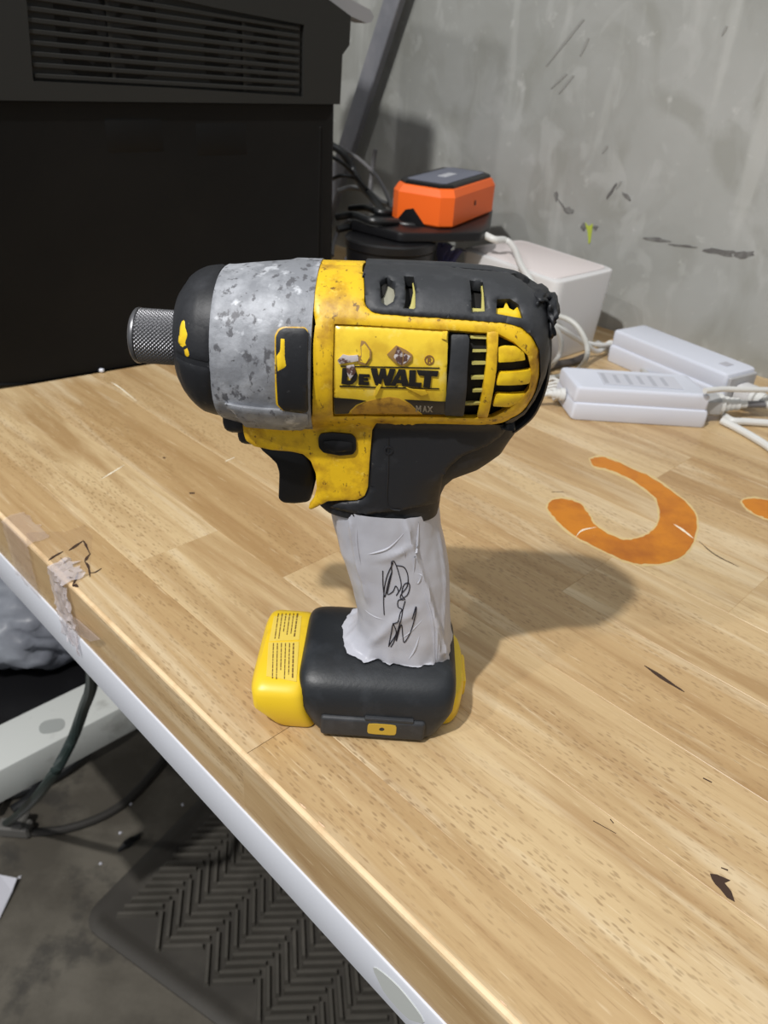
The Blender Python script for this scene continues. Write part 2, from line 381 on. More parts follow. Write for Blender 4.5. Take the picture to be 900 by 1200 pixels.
# zoom frame 620,510 scale 3.214
Z8 = lambda L_: [(620 + x / 3.214, 510 + y / 3.214) for x, y in L_]
cshape = [(230, 90), (260, 84), (310, 92), (390, 130), (470, 165), (540, 215), (610, 275), (632, 330), (622, 390), (595, 440), (530, 478), (450, 486), (380, 478), (300, 445), (220, 405), (150, 365), (95, 310), (70, 270), (90, 245), (140, 242), (190, 258), (220, 295), (250, 340), (310, 378), (370, 395), (430, 382), (475, 350), (492, 300), (478, 240), (440, 205), (380, 165), (300, 130), (245, 115)]
def grow(pts, d):
    n = len(pts); out = []
    for i in range(n):
        a, b_ = Vector(pts[i - 1]), Vector(pts[(i + 1) % n]); t = (b_ - a).normalized(); out.append((pts[i][0] + t.y * d, pts[i][1] - t.x * d))
    return out
top_patch('stain_halo', fuzz(grow(Z8(cshape), 2.2), 4, .5), STAINH, -.0004, .00012)
top_patch('paint_stain', fuzz(Z8(cshape), 5, .7), STAIN, label='orange hook shaped paint stain')
dsh = [(800, 250), (815, 241), (860, 240), (930, 255), (1010, 290), (1060, 330), (1050, 350), (980, 335), (900, 315), (850, 295), (815, 272)]
top_patch('stain_halo', fuzz(grow(Z8(dsh), 2.0), 4, .5), STAINH, -.0004, .00012)
top_patch('paint_stain', fuzz(Z8(dsh), 5, .6), STAIN, label='orange paint stain running off right side')
def scratch(pts, wd, m=SCRATCH, z=.00045, name='scratch'):
    P = catmull([Vector((x, y, 0)) for x, y in pts], 4); a, b_ = [], []
    for i, p in enumerate(P):
        t = (P[min(i + 1, len(P) - 1)] - P[max(i - 1, 0)]).normalized()
        s = math.sin(PI * (i + .3) / (len(P) - .4)) * wd / 2 * random.uniform(.6, 1.2)
        a.append((p.x + t.y * s, p.y - t.x * s)); b_.append((p.x - t.y * s, p.y + t.x * s))
    top_patch(name, a + b_[::-1], m, -.0003, z)
scratch(Z8([(545, 337), (580, 360), (618, 390)]), 2.0)
scratch(Z8([(640, 400), (700, 450), (790, 497)]), .9, CRACK, .0002, 'crack')
scratch(Z8([(175, 385), (200, 360), (255, 348)]), 1.4)
scratch(Z8([(85, 214), (130, 214)]), 1.0, CRACK, .0002, 'crack')
for L_ in ([(118, 562), (133, 553), (146, 545)], [(264, 541), (275, 536)], [(130, 448), (140, 454), (160, 470)]): scratch(L_, 1.5, z=.0002)
for L_, w_ in (([(362, 735), (370, 741)], 1), ([(755, 780), (780, 797), (802, 811)], 4), ([(222, 578), (228, 578)], 3), ([(845, 1017), (853, 1020)], 2),
               ([(191, 536), (194, 537)], 2.4), ([(695, 962), (722, 977)], .8), ([(824, 912), (834, 917)], 2), ([(715, 960), (719, 965)], 2)):
    scratch(L_, w_, CRACK, .0002, 'crack')
top_patch('knot_hole', [(832, 1024), (840, 1025), (856, 1032), (849, 1035), (857, 1045), (861, 1057), (852, 1052), (844, 1042), (838, 1036), (834, 1030)], CRACK, -.0004, .0002, label='dark knot hole')
# chipped edge nicks
CHIP = mat('chip_wood', (0.78, 0.55, 0.36), .6)
for x, y in ((351, 941), (373, 963), (586, 1172)):
    scratch([(x, y), (x + 4, y + 4), (x + 8, y + 7)], 2.0, CHIP, .0002, 'edge_chip')

# ================================================================ IMPACT DRIVER
Y0 = 0.265
drv = empty('impact_driver', (-.003, Y0, 0), 'worn yellow and black cordless impact driver with taped handle standing upright on the workbench', 'power tool')
PW = 2.25
def interp(T, x):
    if x <= T[0][0]: return T[0][1:]
    for a, b_ in zip(T, T[1:]):
        if x <= b_[0]:
            t = (x - a[0]) / (b_[0] - a[0]); return tuple(p + (q - p) * t for p, q in zip(a[1:], b_[1:]))
    return T[-1][1:]
# x, zc, hz, hy
BODY = [(-.0700, .1560, .0215, .0215), (-.0485, .1545, .0268, .0265), (-.036, .1552, .0277, .0272), (-.0274, .1562, .0275, .0272), (-.010, .1578, .0266, .0268), (.0171, .1590, .0262, .0266),
        (.0300, .1591, .0258, .0262), (.0375, .1591, .0250, .0250), (.0420, .1592, .0236, .0230), (.0457, .1596, .0213, .0200), (.0485, .1605, .0175, .0165), (.0505, .1612, .0130, .0125), (.0520, .1618, .0075, .0075), (.0528, .162, .002, .002)]
NECK = .0160
def smax(a, b_, k=.004):
    h = max(k - abs(a - b_), 0) / k; return max(a, b_) + h * h * k * .25
def surf(x, w, off=0., neck=True):
    zc, hz, hy = interp(BODY, x)
    if w > zc:
        th = (w - zc) / hz
        c, s = max(math.cos(th), 0) if th <= PI / 2 else math.cos(th), math.sin(th)
        cc = math.copysign(abs(c) ** (2 / PW), c)
        return Vector((x, Y0 - (hy * cc + off * c), zc + hz * max(s, 0) ** (2 / PW) + off * s))
    q = min((zc - w) / hz, 1.0)
    s = hy * max(1 - q ** PW, 0) ** (1 / PW)
    if neck and -.060 < x < .020:
        k = 1 - max(0, (x - .008) / .012) if x > .008 else 1.0
        s = smax(s, NECK * k)
    return Vector((x, Y0 - (s + off), w))
def hit(px, py, off=0., neck=True):
    d = ray(px, py)
    lo, hi = (.215 - CAM.y) / d.y, (Y0 - CAM.y) / d.y
    def inside(t):
        P = CAM + d * t; zc, hz, hy = interp(BODY, P.x)
        if P.z > zc:
            rz = (P.z - zc) / (hz + off)
            if rz >= 1: return False
            y = (hy + off) * (1 - rz ** PW) ** (1 / PW)
        else:
            y = (Y0 - surf(P.x, P.z, off, neck).y)
        return (Y0 - P.y) <= y
    N_ = 80; prev = lo
    for i in range(1, N_ + 1):
        t = lo + (hi - lo) * i / N_
        if inside(t):
            a, b_ = prev, t
            for _ in range(18):
                mth = (a + b_) / 2
                if inside(mth): b_ = mth
                else: a = mth
            P = CAM + d * b_; zc, hz, hy = interp(BODY, P.x)
            if P.z > zc:
                rz = min((P.z - zc) / (hz + off), 1); th = math.asin(min(rz ** (PW / 2), 1)); return Vector((P.x, zc + hz * th))
            return Vector((P.x, P.z))
        prev = t
    P = CAM + d * hi
    return Vector((P.x, P.z)) if P.z < interp(BODY, P.x)[0] else Vector((P.x, interp(BODY, P.x)[0] + interp(BODY, P.x)[1] * PI / 2))
def TOPW(px, deg=90):
    P = ony(px, 306, Y0); zc, hz, hy = interp(BODY, P.x); return Vector((P.x, zc + hz * math.radians(deg)))
def inpoly(p, poly):
    c = False; n = len(poly); j = n - 1
    for i in range(n):
        a, b_ = poly[i], poly[j]
        if (a.y > p.y) != (b_.y > p.y) and p.x < (b_.x - a.x) * (p.y - a.y) / (b_.y - a.y) + a.x: c = not c
        j = i
    return c
def dens(poly, step):
    out = []; n = len(poly)
    for i in range(n):
        a, b_ = poly[i], poly[(i + 1) % n]; k = max(1, int(math.ceil((b_ - a).length / step)))
        out += [a + (b_ - a) * (j / k) for j in range(k)]
    return out
def round_poly(pts, r=1, it=1):
    # chaikin style corner softening in pixels
    P = [Vector(p) if not isinstance(p, Vector) else p for p in pts]
    for _ in range(it):
        Q = []
        for i in range(len(P)):
            a, b_, c = P[i - 1], P[i], P[(i + 1) % len(P)]
            da, dc = (a - b_), (c - b_)
            ra, rc = min(r, da.length * .4), min(r, dc.length * .4)
            if da.length < 1e-9 or dc.length < 1e-9: Q.append(b_); continue
            p0, p1 = b_ + da.normalized() * ra, b_ + dc.normalized() * rc
            Q += [p0, (p0 + b_ * 2 + p1) / 4, p1]
        P = Q; r *= .5
    return P
def panel(name, pts, off, m, holes=(), depth=.002, step=.0013, neck=True, parent=None, rnd=1.5, mirror=False, raw=False, label=None, edge=.00035, S_=None):
    """A plate that follows the housing: outline in (x, w) found from pixel rays at the housing's surface."""
    S_ = S_ or (lambda x, w, o: surf(x, w, o, neck))
    def conv(L_):
        px = L_ if raw else [p if isinstance(p, Vector) else Vector(p) for p in L_]
        if not raw:
            px = round_poly([p for p in px], rnd) if rnd else px
            return [hit(p.x, p.y, off, neck) for p in px]
        return px
    out = [dens(conv(pts), step)] + [dens(conv(h), step) for h in holes]
    V, E = [], []
    for L_ in out:
        n = len(V); V += L_; E += [(n + i, n + (i + 1) % len(L_)) for i in range(len(L_))]
    nb = len(V)
    xs = [p.x for p in out[0]]; ws = [p.y for p in out[0]]
    x = min(xs) + step / 2; row = 0
    grid = []
    import bisect
    while x < max(xs):
        w_ = min(ws) + step * (.25 if row % 2 else .6)
        while w_ < max(ws):
            p = Vector((x, w_))
            if inpoly(p, out[0]) and not any(inpoly(p, h) for h in out[1:]):
                if all((p - q).length_squared > (step * .45) ** 2 for q in V[:nb]): grid.append(p)
            w_ += step
        x += step; row += 1
    r = delaunay_2d_cdt(V + grid, E, [], 0, 1e-7)
    VV = r[0]; orig = r[3]
    isb = [any(i < nb for i in o_) for o_ in orig]
    F = []
    for f in r[2]:
        c = sum((VV[i] for i in f), Vector((0, 0))) / len(f)
        if inpoly(c, out[0]) and not any(inpoly(c, h) for h in out[1:]): F.append(tuple(f))
    P3 = [S_(v.x, v.y, off - (edge if isb[i] else 0)) for i, v in enumerate(VV)]
    ec = {}
    for f in F:
        for i in range(len(f)):
            a, b_ = f[i], f[(i + 1) % len(f)]; k = (min(a, b_), max(a, b_)); ec.setdefault(k, []).append((a, b_))
    base = {}
    P = list(P3); FF = list(F)
    for k, L_ in ec.items():
        if len(L_) == 1:
            a, b_ = L_[0]
            for i in (a, b_):
                if i not in base:
                    base[i] = len(P); P.append(S_(VV[i].x, VV[i].y, off - depth))
            FF.append((b_, a, base[a], base[b_]))
    if mirror:
        n = len(P); P += [Vector((p.x, 2 * Y0 - p.y, p.z)) for p in P]; FF += [tuple(i + n for i in f[::-1]) for f in FF]
    return link(name, mesh(P, FF, angle=50), m, parent or drv, label=label)

def loft_x(T, off=0., x0=None, x1=None, n=40, nx=30, cap=True, fz=None):
    rs = []
    for i in range(nx + 1):
        x = x0 + (x1 - x0) * i / nx
        zc, hz, hy = interp(T, x); hz += off; hy += off; ring = []
        for k in range(n):
            a = 2 * PI * k / n; c, s = math.cos(a), math.sin(a)
            z = zc + hz * math.copysign(abs(s) ** (2 / PW), s)
            ring.append(Vector((x, Y0 - hy * math.copysign(abs(c) ** (2 / PW), c), z)))
        rs.append(ring)
    return rings(rs, cap, cap)

# --- motor core (dark inside)
V, F = loft_x(BODY, -.0036, -.045, .0520, 48, 50)
link('motor_core', mesh(V, F), CAVITY, drv)

# --- main yellow shell: side plates with the recess cut out
yel_out = [(369, 381), (367, 402), (367, 440), (366, 470), (366, 486), (361, 499), (352, 503), (320, 501), (284, 497.5),
           (285, 508), (288, 517), (298, 524), (318, 528), (342, 530), (355, 533), (364, 541), (370, 556), (371, 574), (367, 588), (361, 596), (364, 598), (371, 595), (384, 588), (405, 587), (418, 587), (427, 582), (431, 572), (433, 540), (436, 505), (441, 496.5),
           (500, 499), (570, 499), (592, 495), (613, 483), (627, 462), (632, 440), (632, 412), (624, 395), (609, 381), (590, 376), (522, 371), (440, 365.5), (430, 360), (427, 352), (426.5, 330), (425.5, 316)]
up = [TOPW(425), TOPW(399), TOPW(372), TOPW(369, 60)]
hole = [(391.5, 379), (420, 380), (527, 386.5), (583, 390), (603, 401), (619, 417), (623, 437), (620, 457), (604, 475), (577, 490), (549, 491), (521, 490), (390, 489)]
def conv_mixed(L_, off, neck=True, r=1.5):
    P = round_poly([Vector(p) for p in L_], r); return [hit(p.x, p.y, off, neck) for p in P]
YO = .0006
yl = conv_mixed(yel_out, YO) + up
hl = conv_mixed(hole, YO)
# in panel(raw) holes must be raw too
panel('yellow_shell', yl, YO, YEL, holes=(hl,), depth=.0036, raw=True, mirror=True, edge=.0005)
# --- recess floor and label
Lc = lambda L_: [(380 + x / 3.4615, 370 + y / 3.4615) for x, y in L_]
lab = panel('name_plate', Lc([(42, 38), (250, 44), (503, 60), (500, 150), (497, 250), (490, 402), (200, 402), (40, 402)]), -.0004, LABELY, depth=.002, rnd=1, label='scratched glossy yellow label')
LB = .00005
panel('dark_band', Lc([(38, 333), (110, 338), (170, 346), (130, 362), (105, 385), (98, 398), (42, 400)]), LB - .0002, INK, depth=.0004, rnd=.5, parent=lab, edge=.0001)
panel('dark_band', Lc([(325, 341), (400, 345), (494, 350), (489, 401), (400, 401), (375, 382), (350, 358)]), LB - .0002, INK, depth=.0004, rnd=.5, parent=lab, edge=.0001)
panel('torn_strip', Lc([(170, 349), (215, 338), (265, 330), (300, 335), (345, 358), (380, 390), (390, 400), (110, 400), (112, 385), (135, 366)]), LB - .0003, mat('torn_amber', (0.55, 0.30, 0.03), .5, mix=[((0.25, 0.12, 0.02), 300, .5, .65, .8)]), depth=.0004, rnd=.5, parent=lab, edge=.0001)
# lettering: heavy wedge capitals
letters = [
 ('D', [(74, 214), (108, 214), (126, 222), (134, 240), (130, 262), (114, 277), (95, 280), (70, 276)], [[(94, 226), (106, 226), (114, 236), (113, 252), (106, 264), (92, 265)]]),
 ('E', [(141, 238), (184, 240), (183, 250), (160, 248), (160, 255), (177, 256), (177, 264), (159, 263), (159, 270), (182, 272), (181, 282), (139, 280)], []),
 ('W', [(189, 214), (213, 215), (219, 250), (228, 216), (247, 216), (253, 251), (266, 217), (288, 218), (266, 284), (246, 283), (238, 250), (228, 283), (208, 282)], []),
 ('A', [(302, 219), (328, 220), (342, 287), (317, 286), (314, 274), (294, 273), (288, 285), (268, 284)], [[(300, 261), (312, 262), (310, 240)]]),
 ('L', [(346, 222), (371, 222), (369, 273), (394, 274), (392, 291), (343, 288)], []),
 ('T', [(374, 222), (463, 226), (459, 247), (434, 245), (429, 292), (402, 290), (407, 244), (384, 242)], []),
]
def fat(pts, d):
    A = sum(pts[i][0] * pts[(i + 1) % len(pts)][1] - pts[(i + 1) % len(pts)][0] * pts[i][1] for i in range(len(pts)))
    return grow(pts, d if A > 0 else -d)
for ch, out_, hs in letters:
    panel('letter', Lc(fat(out_, 1.0)), .0001, INK, holes=[Lc(fat(h, -.5)) for h in hs], depth=.0004, rnd=.3, step=.0007, parent=lab, edge=.00005)
# thin frame lines above and below the word
for L_ in ([(66, 203), (468, 211), (468, 215), (66, 207)], [(62, 284), (200, 289), (466, 295), (466, 299), (200, 294), (62, 289)]):
    panel('rule_line', Lc(L_), -.0001, INK, depth=.0003, rnd=0, step=.0012, parent=lab, edge=.00005)
GREYP = mat('faded_print', (0.30, 0.27, 0.22), .5)
for L_ in ([(372, 367), (377, 367), (383, 377), (388, 367), (393, 367), (393, 391), (388, 391), (388, 377), (384, 385), (381, 385), (377, 377), (377, 390), (372, 390)],
           [(399, 391), (406, 368), (411, 368), (417, 392), (412, 392), (410, 385), (406, 385), (404, 391)],
           [(419, 369), (425, 369), (429, 376), (434, 370), (440, 370), (432, 380), (440, 392), (434, 392), (429, 384), (424, 392), (418, 392), (426, 380)]):
    panel('small_letter', Lc(L_), .0001, GREYP, depth=.0004, rnd=0, step=.001, parent=lab, edge=.00005)
cir = lambda cx, cy, r, n=14: [(cx + r * math.cos(2 * PI * k / n), cy + r * math.sin(2 * PI * k / n)) for k in range(n)]
BRNP = mat('brown_print', (0.22, 0.10, 0.03), .5)
panel('registered_mark', Lc(cir(426, 180, 20)), -.0001, BRNP, holes=[Lc(cir(426, 180, 15))], depth=.0003, rnd=0, step=.001, parent=lab, edge=.00005)
panel('registered_mark', Lc([(419, 170), (430, 170), (434, 176), (430, 181), (435, 191), (430, 191), (425, 182), (423, 190), (418, 190)]), -.0001, BRNP, depth=.0003, rnd=0, step=.001, parent=lab, edge=.00005)
for out_, m_ in (([(53, 182), (75, 158), (100, 163), (138, 160), (138, 184), (100, 190), (62, 196)], TORN), ([(146, 122), (150, 100), (166, 104), (190, 140), (190, 172), (170, 202), (138, 194), (136, 170), (150, 160)], BRN),
                 ([(150, 125), (164, 112), (184, 142), (184, 168), (168, 194), (146, 186), (152, 160)], LABELY),
                 ([(254, 158), (292, 120), (330, 138), (357, 158), (355, 182), (320, 206), (288, 192)], BRN), ([(282, 168), (297, 124), (318, 150), (316, 200), (296, 190)], TORN), ([(322, 150), (350, 164), (335, 188), (320, 196)], TORN),
                 ([(208, 296), (222, 278), (232, 282), (212, 322), (204, 330)], LABELY), ([(330, 292), (360, 300), (410, 304), (420, 318), (395, 326), (370, 312)], LABELY),
                 ([(480, 62), (500, 62), (496, 98), (476, 92)], LABELY), ([(88, 205), (120, 200), (128, 230), (104, 258), (94, 240)], TORN)):
    panel('torn_flake', Lc(out_), (.0005 if m_ is TORN else .0004 if m_ is LABELY else .0003), m_, depth=.001, rnd=.4, step=.0009, parent=lab, edge=.0001)

# --- pillar, vent bars, slats, ribs
C3 = lambda L_: [(520 + x / 5.217, 290 + y / 5.217) for x, y in L_]
panel('black_pillar', C3([(48, 530), (150, 532), (158, 560), (148, 700), (140, 880), (122, 1035), (5, 1030), (12, 940), (35, 760), (44, 640)]), .0008, BUMPER, depth=.003, rnd=2, neck=False)
panel('vent_bar', C3([(266, 508), (336, 512), (330, 640), (322, 760), (300, 900), (268, 1045), (206, 1040), (235, 900), (258, 740), (268, 620)]), .0006, YEL, depth=.003, rnd=.6, neck=False)
for L_ in ([(335, 610), (370, 598), (440, 602), (492, 640), (500, 690), (335, 705)], [(342, 772), (545, 748), (545, 830), (430, 845), (322, 845), (330, 800)], [(322, 902), (530, 888), (490, 968), (300, 974), (310, 930)]):
    panel('vent_rib', C3(L_), .0001, YELC, depth=.0028, rnd=1.6, neck=False)
for L_ in ([(160, 534), (270, 540), (268, 560), (165, 556)], [(178, 624), (262, 624), (262, 640), (176, 642)], [(172, 702), (258, 702), (256, 718), (172, 720)], [(168, 794), (250, 792), (248, 808), (168, 810)], [(178, 874), (240, 872), (236, 886), (176, 888)], [(130, 954), (228, 950), (226, 966), (128, 968)]):
    panel('vent_slat', C3(L_), -.0012, PALEY, depth=.002, rnd=.3, neck=False)

# --- black top bumper (wraps over the top) with its windows
C2 = lambda L_: [(350 + x / 2.903, 290 + y / 2.903) for x, y in L_]
bump_px = [(427, 318), (428, 345), (429, 356), (435, 363), (445, 366.5), (522, 371.5), (592, 376.5), (612, 382), (626, 395), (633, 411), (634, 442), (628, 462), (615, 483), (598, 493), (592, 496.5), (600, 501), (618, 494), (630, 478), (639, 456), (644, 430), (644.5, 400), (643, 372)]
h1 = C2([(275, 112), (300, 96), (325, 112), (330, 150), (322, 180), (300, 194), (282, 185)])
h2 = C2([(358, 92), (392, 94), (398, 130), (398, 200), (392, 206), (360, 203), (366, 150)])
h3 = C2([(582, 106), (628, 112), (636, 214), (590, 216)])
h4 = C2([(676, 172), (720, 170), (750, 190), (764, 238), (672, 222)])
tl = [TOPW(640, 62), TOPW(640), TOPW(600), TOPW(520), TOPW(429)]
def bump_poly():
    P = round_poly([Vector(p) for p in bump_px], 1.5)
    out = []
    for p in P:
        q = hit(p.x, p.y, .0016, False); out.append(q)
    return out
bl = bump_poly() + [Vector((.0512, interp(BODY, .0512)[0] + interp(BODY, .0512)[1] * PI / 2)), TOPW(600), TOPW(520), TOPW(429), TOPW(427, 70)]
tb = panel('top_bumper', bl, .0014, BUMPER, holes=[[hit(p[0], p[1], .0014, False) for p in h] for h in (h1, h2, h3, h4)], depth=.0042, raw=True, mirror=True, neck=False, edge=.0006)
# window liners
panel('vent_liner', C2([(272, 98), (334, 98), (336, 200), (272, 200)]), -.0022, mat('pale_vent', (0.30, 0.29, 0.22), .5), depth=.001, rnd=.5, neck=False)
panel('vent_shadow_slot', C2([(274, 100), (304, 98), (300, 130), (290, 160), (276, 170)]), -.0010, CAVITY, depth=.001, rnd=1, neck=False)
panel('vent_liner', C2([(384, 96), (404, 96), (404, 210), (374, 210), (382, 190), (390, 150)]), -.0012, PALEY, depth=.001, rnd=.3, neck=False)
panel('vent_liner', C2([(588, 120), (620, 118), (618, 124), (590, 126)]), -.0010, PALEY, depth=.001, rnd=.3, neck=False)
panel('vent_liner', C2([(618, 112), (642, 112), (642, 222), (588, 220), (588, 204), (622, 206), (624, 150)]), -.0004, PALEY, depth=.0015, rnd=.3, neck=False)
panel('vent_liner', C2([(668, 206), (698, 204), (706, 180), (716, 204), (732, 212), (744, 200), (766, 196), (770, 246), (666, 228)]), -.0006, YELC, depth=.0012, rnd=.5, neck=False)

# --- tail bumper lumps (torn rubber)
for cx_, cz_, r_, sx_, sz_, sd in ((.0490, .1760, .0042, .7, 1.2, 1), (.0450, .1805, .0032, 1.2, .6, 2), (.0500, .1705, .0034, .6, 1.2, 3), (.0400, .1365, .0030, 1.5, .45, 5)):
    bm = bmesh.new(); bmesh.ops.create_icosphere(bm, subdivisions=3, radius=1)
    for v in bm.verts:
        k = 1 + .55 * noise.noise(v.co * 2.1 + Vector((sd * 7, 0, 0))) + .2 * noise.noise(v.co * 6 + Vector((sd, 3, 0)))
        v.co = Vector((cx_ + v.co.x * r_ * sx_ * k, Y0 - .004 + v.co.y * .010 * k, cz_ + v.co.z * r_ * sz_ * k))
    me = bpy.data.meshes.new('m'); bm.to_mesh(me); bm.free()
    for p in me.polygons: p.use_smooth = True
    link('torn_rubber', me, RUBBER, drv)
# thin outer rubber rail down the back of the head
V = []; rs = []
rail = [(643.5, 350), (646, 380), (646.5, 410), (643, 440), (636, 462), (626, 480), (610, 494), (596, 503)]
for x, y in [(p.x, p.y) for p in catmull([Vector((a, b_, 0)) for a, b_ in rail], 6)]:
    P = ony(x - 6, y, Y0 - .002)
    rs.append([P + Vector((0.0016 * math.cos(a), 0.007 * math.sin(a), .0016 * math.sin(a) * 0)) + Vector((0, 0, 0.0006 * math.sin(2 * a))) for a in [2 * PI * k / 12 for k in range(12)]])
link('tail_rail', mesh(*rings(rs)), RUBBER, drv)

# --- alloy gear housing
GH = [(-.0592, .1552, .0250, .0247), (-.0584, .1552, .0257, .0254), (-.0560, .1550, .0260, .0257), (-.0485, .1548, .0274, .0268), (-.0400, .1552, .0281, .0274), (-.0365, .1555, .0283, .0275), (-.0358, .1556, .0288, .0278), (-.0262, .1561, .0287, .0278)]
V, F = loft_x(GH, 0, -.0592, -.0264, 56, 30)
gh = link('gear_housing', mesh(V, F), ALU, drv)
# lower skirt of the housing in front of the trigger
panel('housing_skirt', [(262, 474), (300, 480), (330, 482), (360, 486), (362, 499), (354, 505), (320, 504), (287, 501), (276, 487)], .0024, ALU, depth=.010, rnd=2)
fsk = link('housing_skirt', mesh([Vector((v.co.x, 2 * Y0 - v.co.y, v.co.z)) for v in bpy.data.objects['housing_skirt'].data.vertices], [tuple(p.vertices) for p in bpy.data.objects['housing_skirt'].data.polygons]), ALU, drv)
# --- nose cap in black rubber
NC = [(-.0738, .1565, .0135, .0135), (-.0731, .1564, .0160, .0160), (-.0712, .1562, .0190, .0190), (-.0690, .1559, .0213, .0211), (-.0668, .1556, .0230, .0226), (-.0645, .1554, .0242, .0238), (-.0610, .1553, .0249, .0246), (-.0585, .1553, .0251, .0248), (-.0578, .1553, .0246, .0244)]
V, F = loft_x(NC, 0, -.0738, -.0578, 56, 22)
nc = link('nose_cap', mesh(V, F), RUBBER, drv)
# seams in the cap: raised ridge pads
def nsurf(x, w, off):
    zc, hz, hy = interp(NC, x); th = (w - zc) / .024; return Vector((x, Y0 - (hy + off) * math.cos(th), zc + (hz + off) * math.sin(th)))
def npanel(name, pts, off, m, depth=.001, parent=nc, label=None):
    # pts given as (x, angle in degrees)
    P = [Vector((x, interp(NC, x)[0] + .024 * math.radians(a))) for x, a in pts]
    P = round_poly(P, .0008)
    return panel(name, P, off, m, depth=depth, raw=True, parent=parent, S_=nsurf, label=label, step=.0012)
npanel('cap_pad', [(-.0715, 4), (-.0592, 4), (-.0592, 52), (-.0705, 48)], .0007, RUBBER)
npanel('cap_pad', [(-.0715, -1), (-.0592, -1), (-.0592, -60), (-.0700, -52)], .0007, RUBBER)
npanel('cap_pad', [(-.0705, 58), (-.0592, 58), (-.0592, 112), (-.0705, 112)], .0007, RUBBER)
npanel('exposed_patch', [(-.0700, 14), (-.0694, 27), (-.0685, 34), (-.0676, 33), (-.0670, 26), (-.0662, 22), (-.0672, 15), (-.0655, 9), (-.0660, 5), (-.0674, 5), (-.0676, 10), (-.0690, 12)], .0010, YELC, label='yellow patch where the rubber is torn')
# small black bumper under the nose
V, F = join([bevel_box((-.0530, Y0 - .002, .1325), .012, .024, .013, .0035, 3), bevel_box((-.0500, Y0 - .002, .1275), .008, .022, .012, .003, 3)])
link('lower_bumper', mesh(V, F), RUBBER, drv)
# --- knurled collet
rs = []; NXC, NAC = 110, 264
CZ = .1553
for i in range(NXC + 1):
    x = -.0902 + .0165 * i / NXC; ring = []
    e = min((x + .0902) / .0012, 1); f_ = 1
    R0 = .0096 * (0.90 + .10 * math.sqrt(max(0, 1 - (1 - e) ** 2)))
    kn = 1 if -.0886 < x < -.0748 else 0
    for k in range(NAC):
        a = 2 * PI * k / NAC
        p = a * 22; q = (x * 1000) * 2.3
        h = (abs(math.sin(p * 1 + q)) + abs(math.sin(p * 1 - q))) * .5
        r = R0 - kn * .00075 * h
        ring.append(Vector((x, Y0 + r * math.cos(a), CZ + r * math.sin(a))))
    rs.append(ring)
V, F = rings(rs)
# bored mouth
rs2 = [[Vector((x, Y0 + r * math.cos(a), CZ + r * math.sin(a))) for a in [2 * PI * k / 24 for k in range(24)]] for x, r in ((-.0903, .0086), (-.0908, .0080), (-.0908, .0040), (-.0880, .0036))]
V2, F2 = rings(rs2, False, True)
V, F = join([(V, F), (V2, F2)])
link('knurled_collet', mesh(V, F, angle=60), CHROME, drv)

# --- side pocket
C1 = lambda L_: [(140 + x / 3.4615, 290 + y / 3.4615) for x, y in L_]
pk = [(632, 355), (645, 328), (665, 318), (752, 320), (768, 335), (768, 672), (720, 676), (664, 668), (636, 640), (630, 450)]
panel('pocket_rim', C1([(629, 354), (643, 328), (664, 319), (750, 320), (764, 335), (764, 670), (720, 673), (662, 664), (634, 640), (629, 450)]), .0021, YEL, depth=.004, rnd=2)
pc = panel('side_cover', C1([(634, 358), (648, 334), (668, 324), (750, 325), (764, 340), (764, 670), (720, 672), (666, 664), (642, 640), (634, 450)]), .0029, RUBBER, depth=.003, rnd=2)
panel('worn_spot', C1([(652, 366), (670, 368), (672, 455), (686, 470), (668, 490), (640, 505), (636, 440), (650, 420)]), .0032, YELC, depth=.001, rnd=.6, parent=pc, label='yellow patch worn through the black cover')

# --- trigger
tr_px = [(300, 523), (320, 527), (345, 529), (360, 537), (368, 550), (369, 568), (365, 584), (362, 592), (345, 594), (331, 593), (325, 588), (325.5, 572), (326, 556), (322, 543), (312, 533)]
P = [ony(x, y, Y0 - .0085) for x, y in [(p.x, p.y) for p in round_poly([Vector(q) for q in tr_px], 3)]]
rs = []
for dy, ins in ((-.0075, .14), (-.0070, .05), (-.0055, 0), (.0055, 0), (.0070, .05), (.0075, .14)):
    c = sum(P, Vector()) / len(P); rs.append([Vector((p.x + (c.x - p.x) * ins, Y0 + dy, p.z + (c.z - p.z) * ins)) for p in P])
link('trigger', mesh(*rings(rs)), BLACKP, drv)
# --- direction button
db = panel('direction_button', C2([(66, 650), (74, 636), (110, 632), (180, 638), (194, 652), (196, 690), (184, 706), (140, 710), (84, 700), (68, 682)]), .0018, BLACKP, depth=.003, rnd=2)
panel('button_ridge', C2([(84, 662), (120, 658), (184, 666), (182, 694), (120, 700), (86, 686)]), .0026, BLACKP, depth=.001, rnd=2, parent=db)

# --- upper grip (black, under the yellow plate) and rear throat
def px_x(px, py, Y=Y0): return ony(px, py, Y).x
GR = []
for yl_, xl, xr in ((480, 400, 606), (492, 395, 604), (500, 395, 598), (514, 390, 589), (522, 386, 578), (530, 384, 566), (541, 382, 537), (552, 380, 524), (562, 378, 519), (568, 377, 517), (576, 374, 516), (582, 373, 515), (586, 378, 514)):
    Pl, Pr = ony(xl, yl_, Y0), ony(xr, yl_, Y0); GR.append((Pl.x, Pr.x, (Pl.z + Pr.z) / 2))
rs = []
for xl, xr, z in GR:
    c, hx = (xl + xr) / 2, (xr - xl) / 2; ring = []
    for k in range(44):
        a = 2 * PI * k / 44; C_, S2 = math.cos(a), math.sin(a); e = 2 / 3.2
        ring.append(Vector((c + hx * math.copysign(abs(C_) ** e, C_), Y0 + .0157 * math.copysign(abs(S2) ** e, S2), z)))
    rs.append(ring)
link('grip', mesh(*rings(rs)), RUBBER, drv)
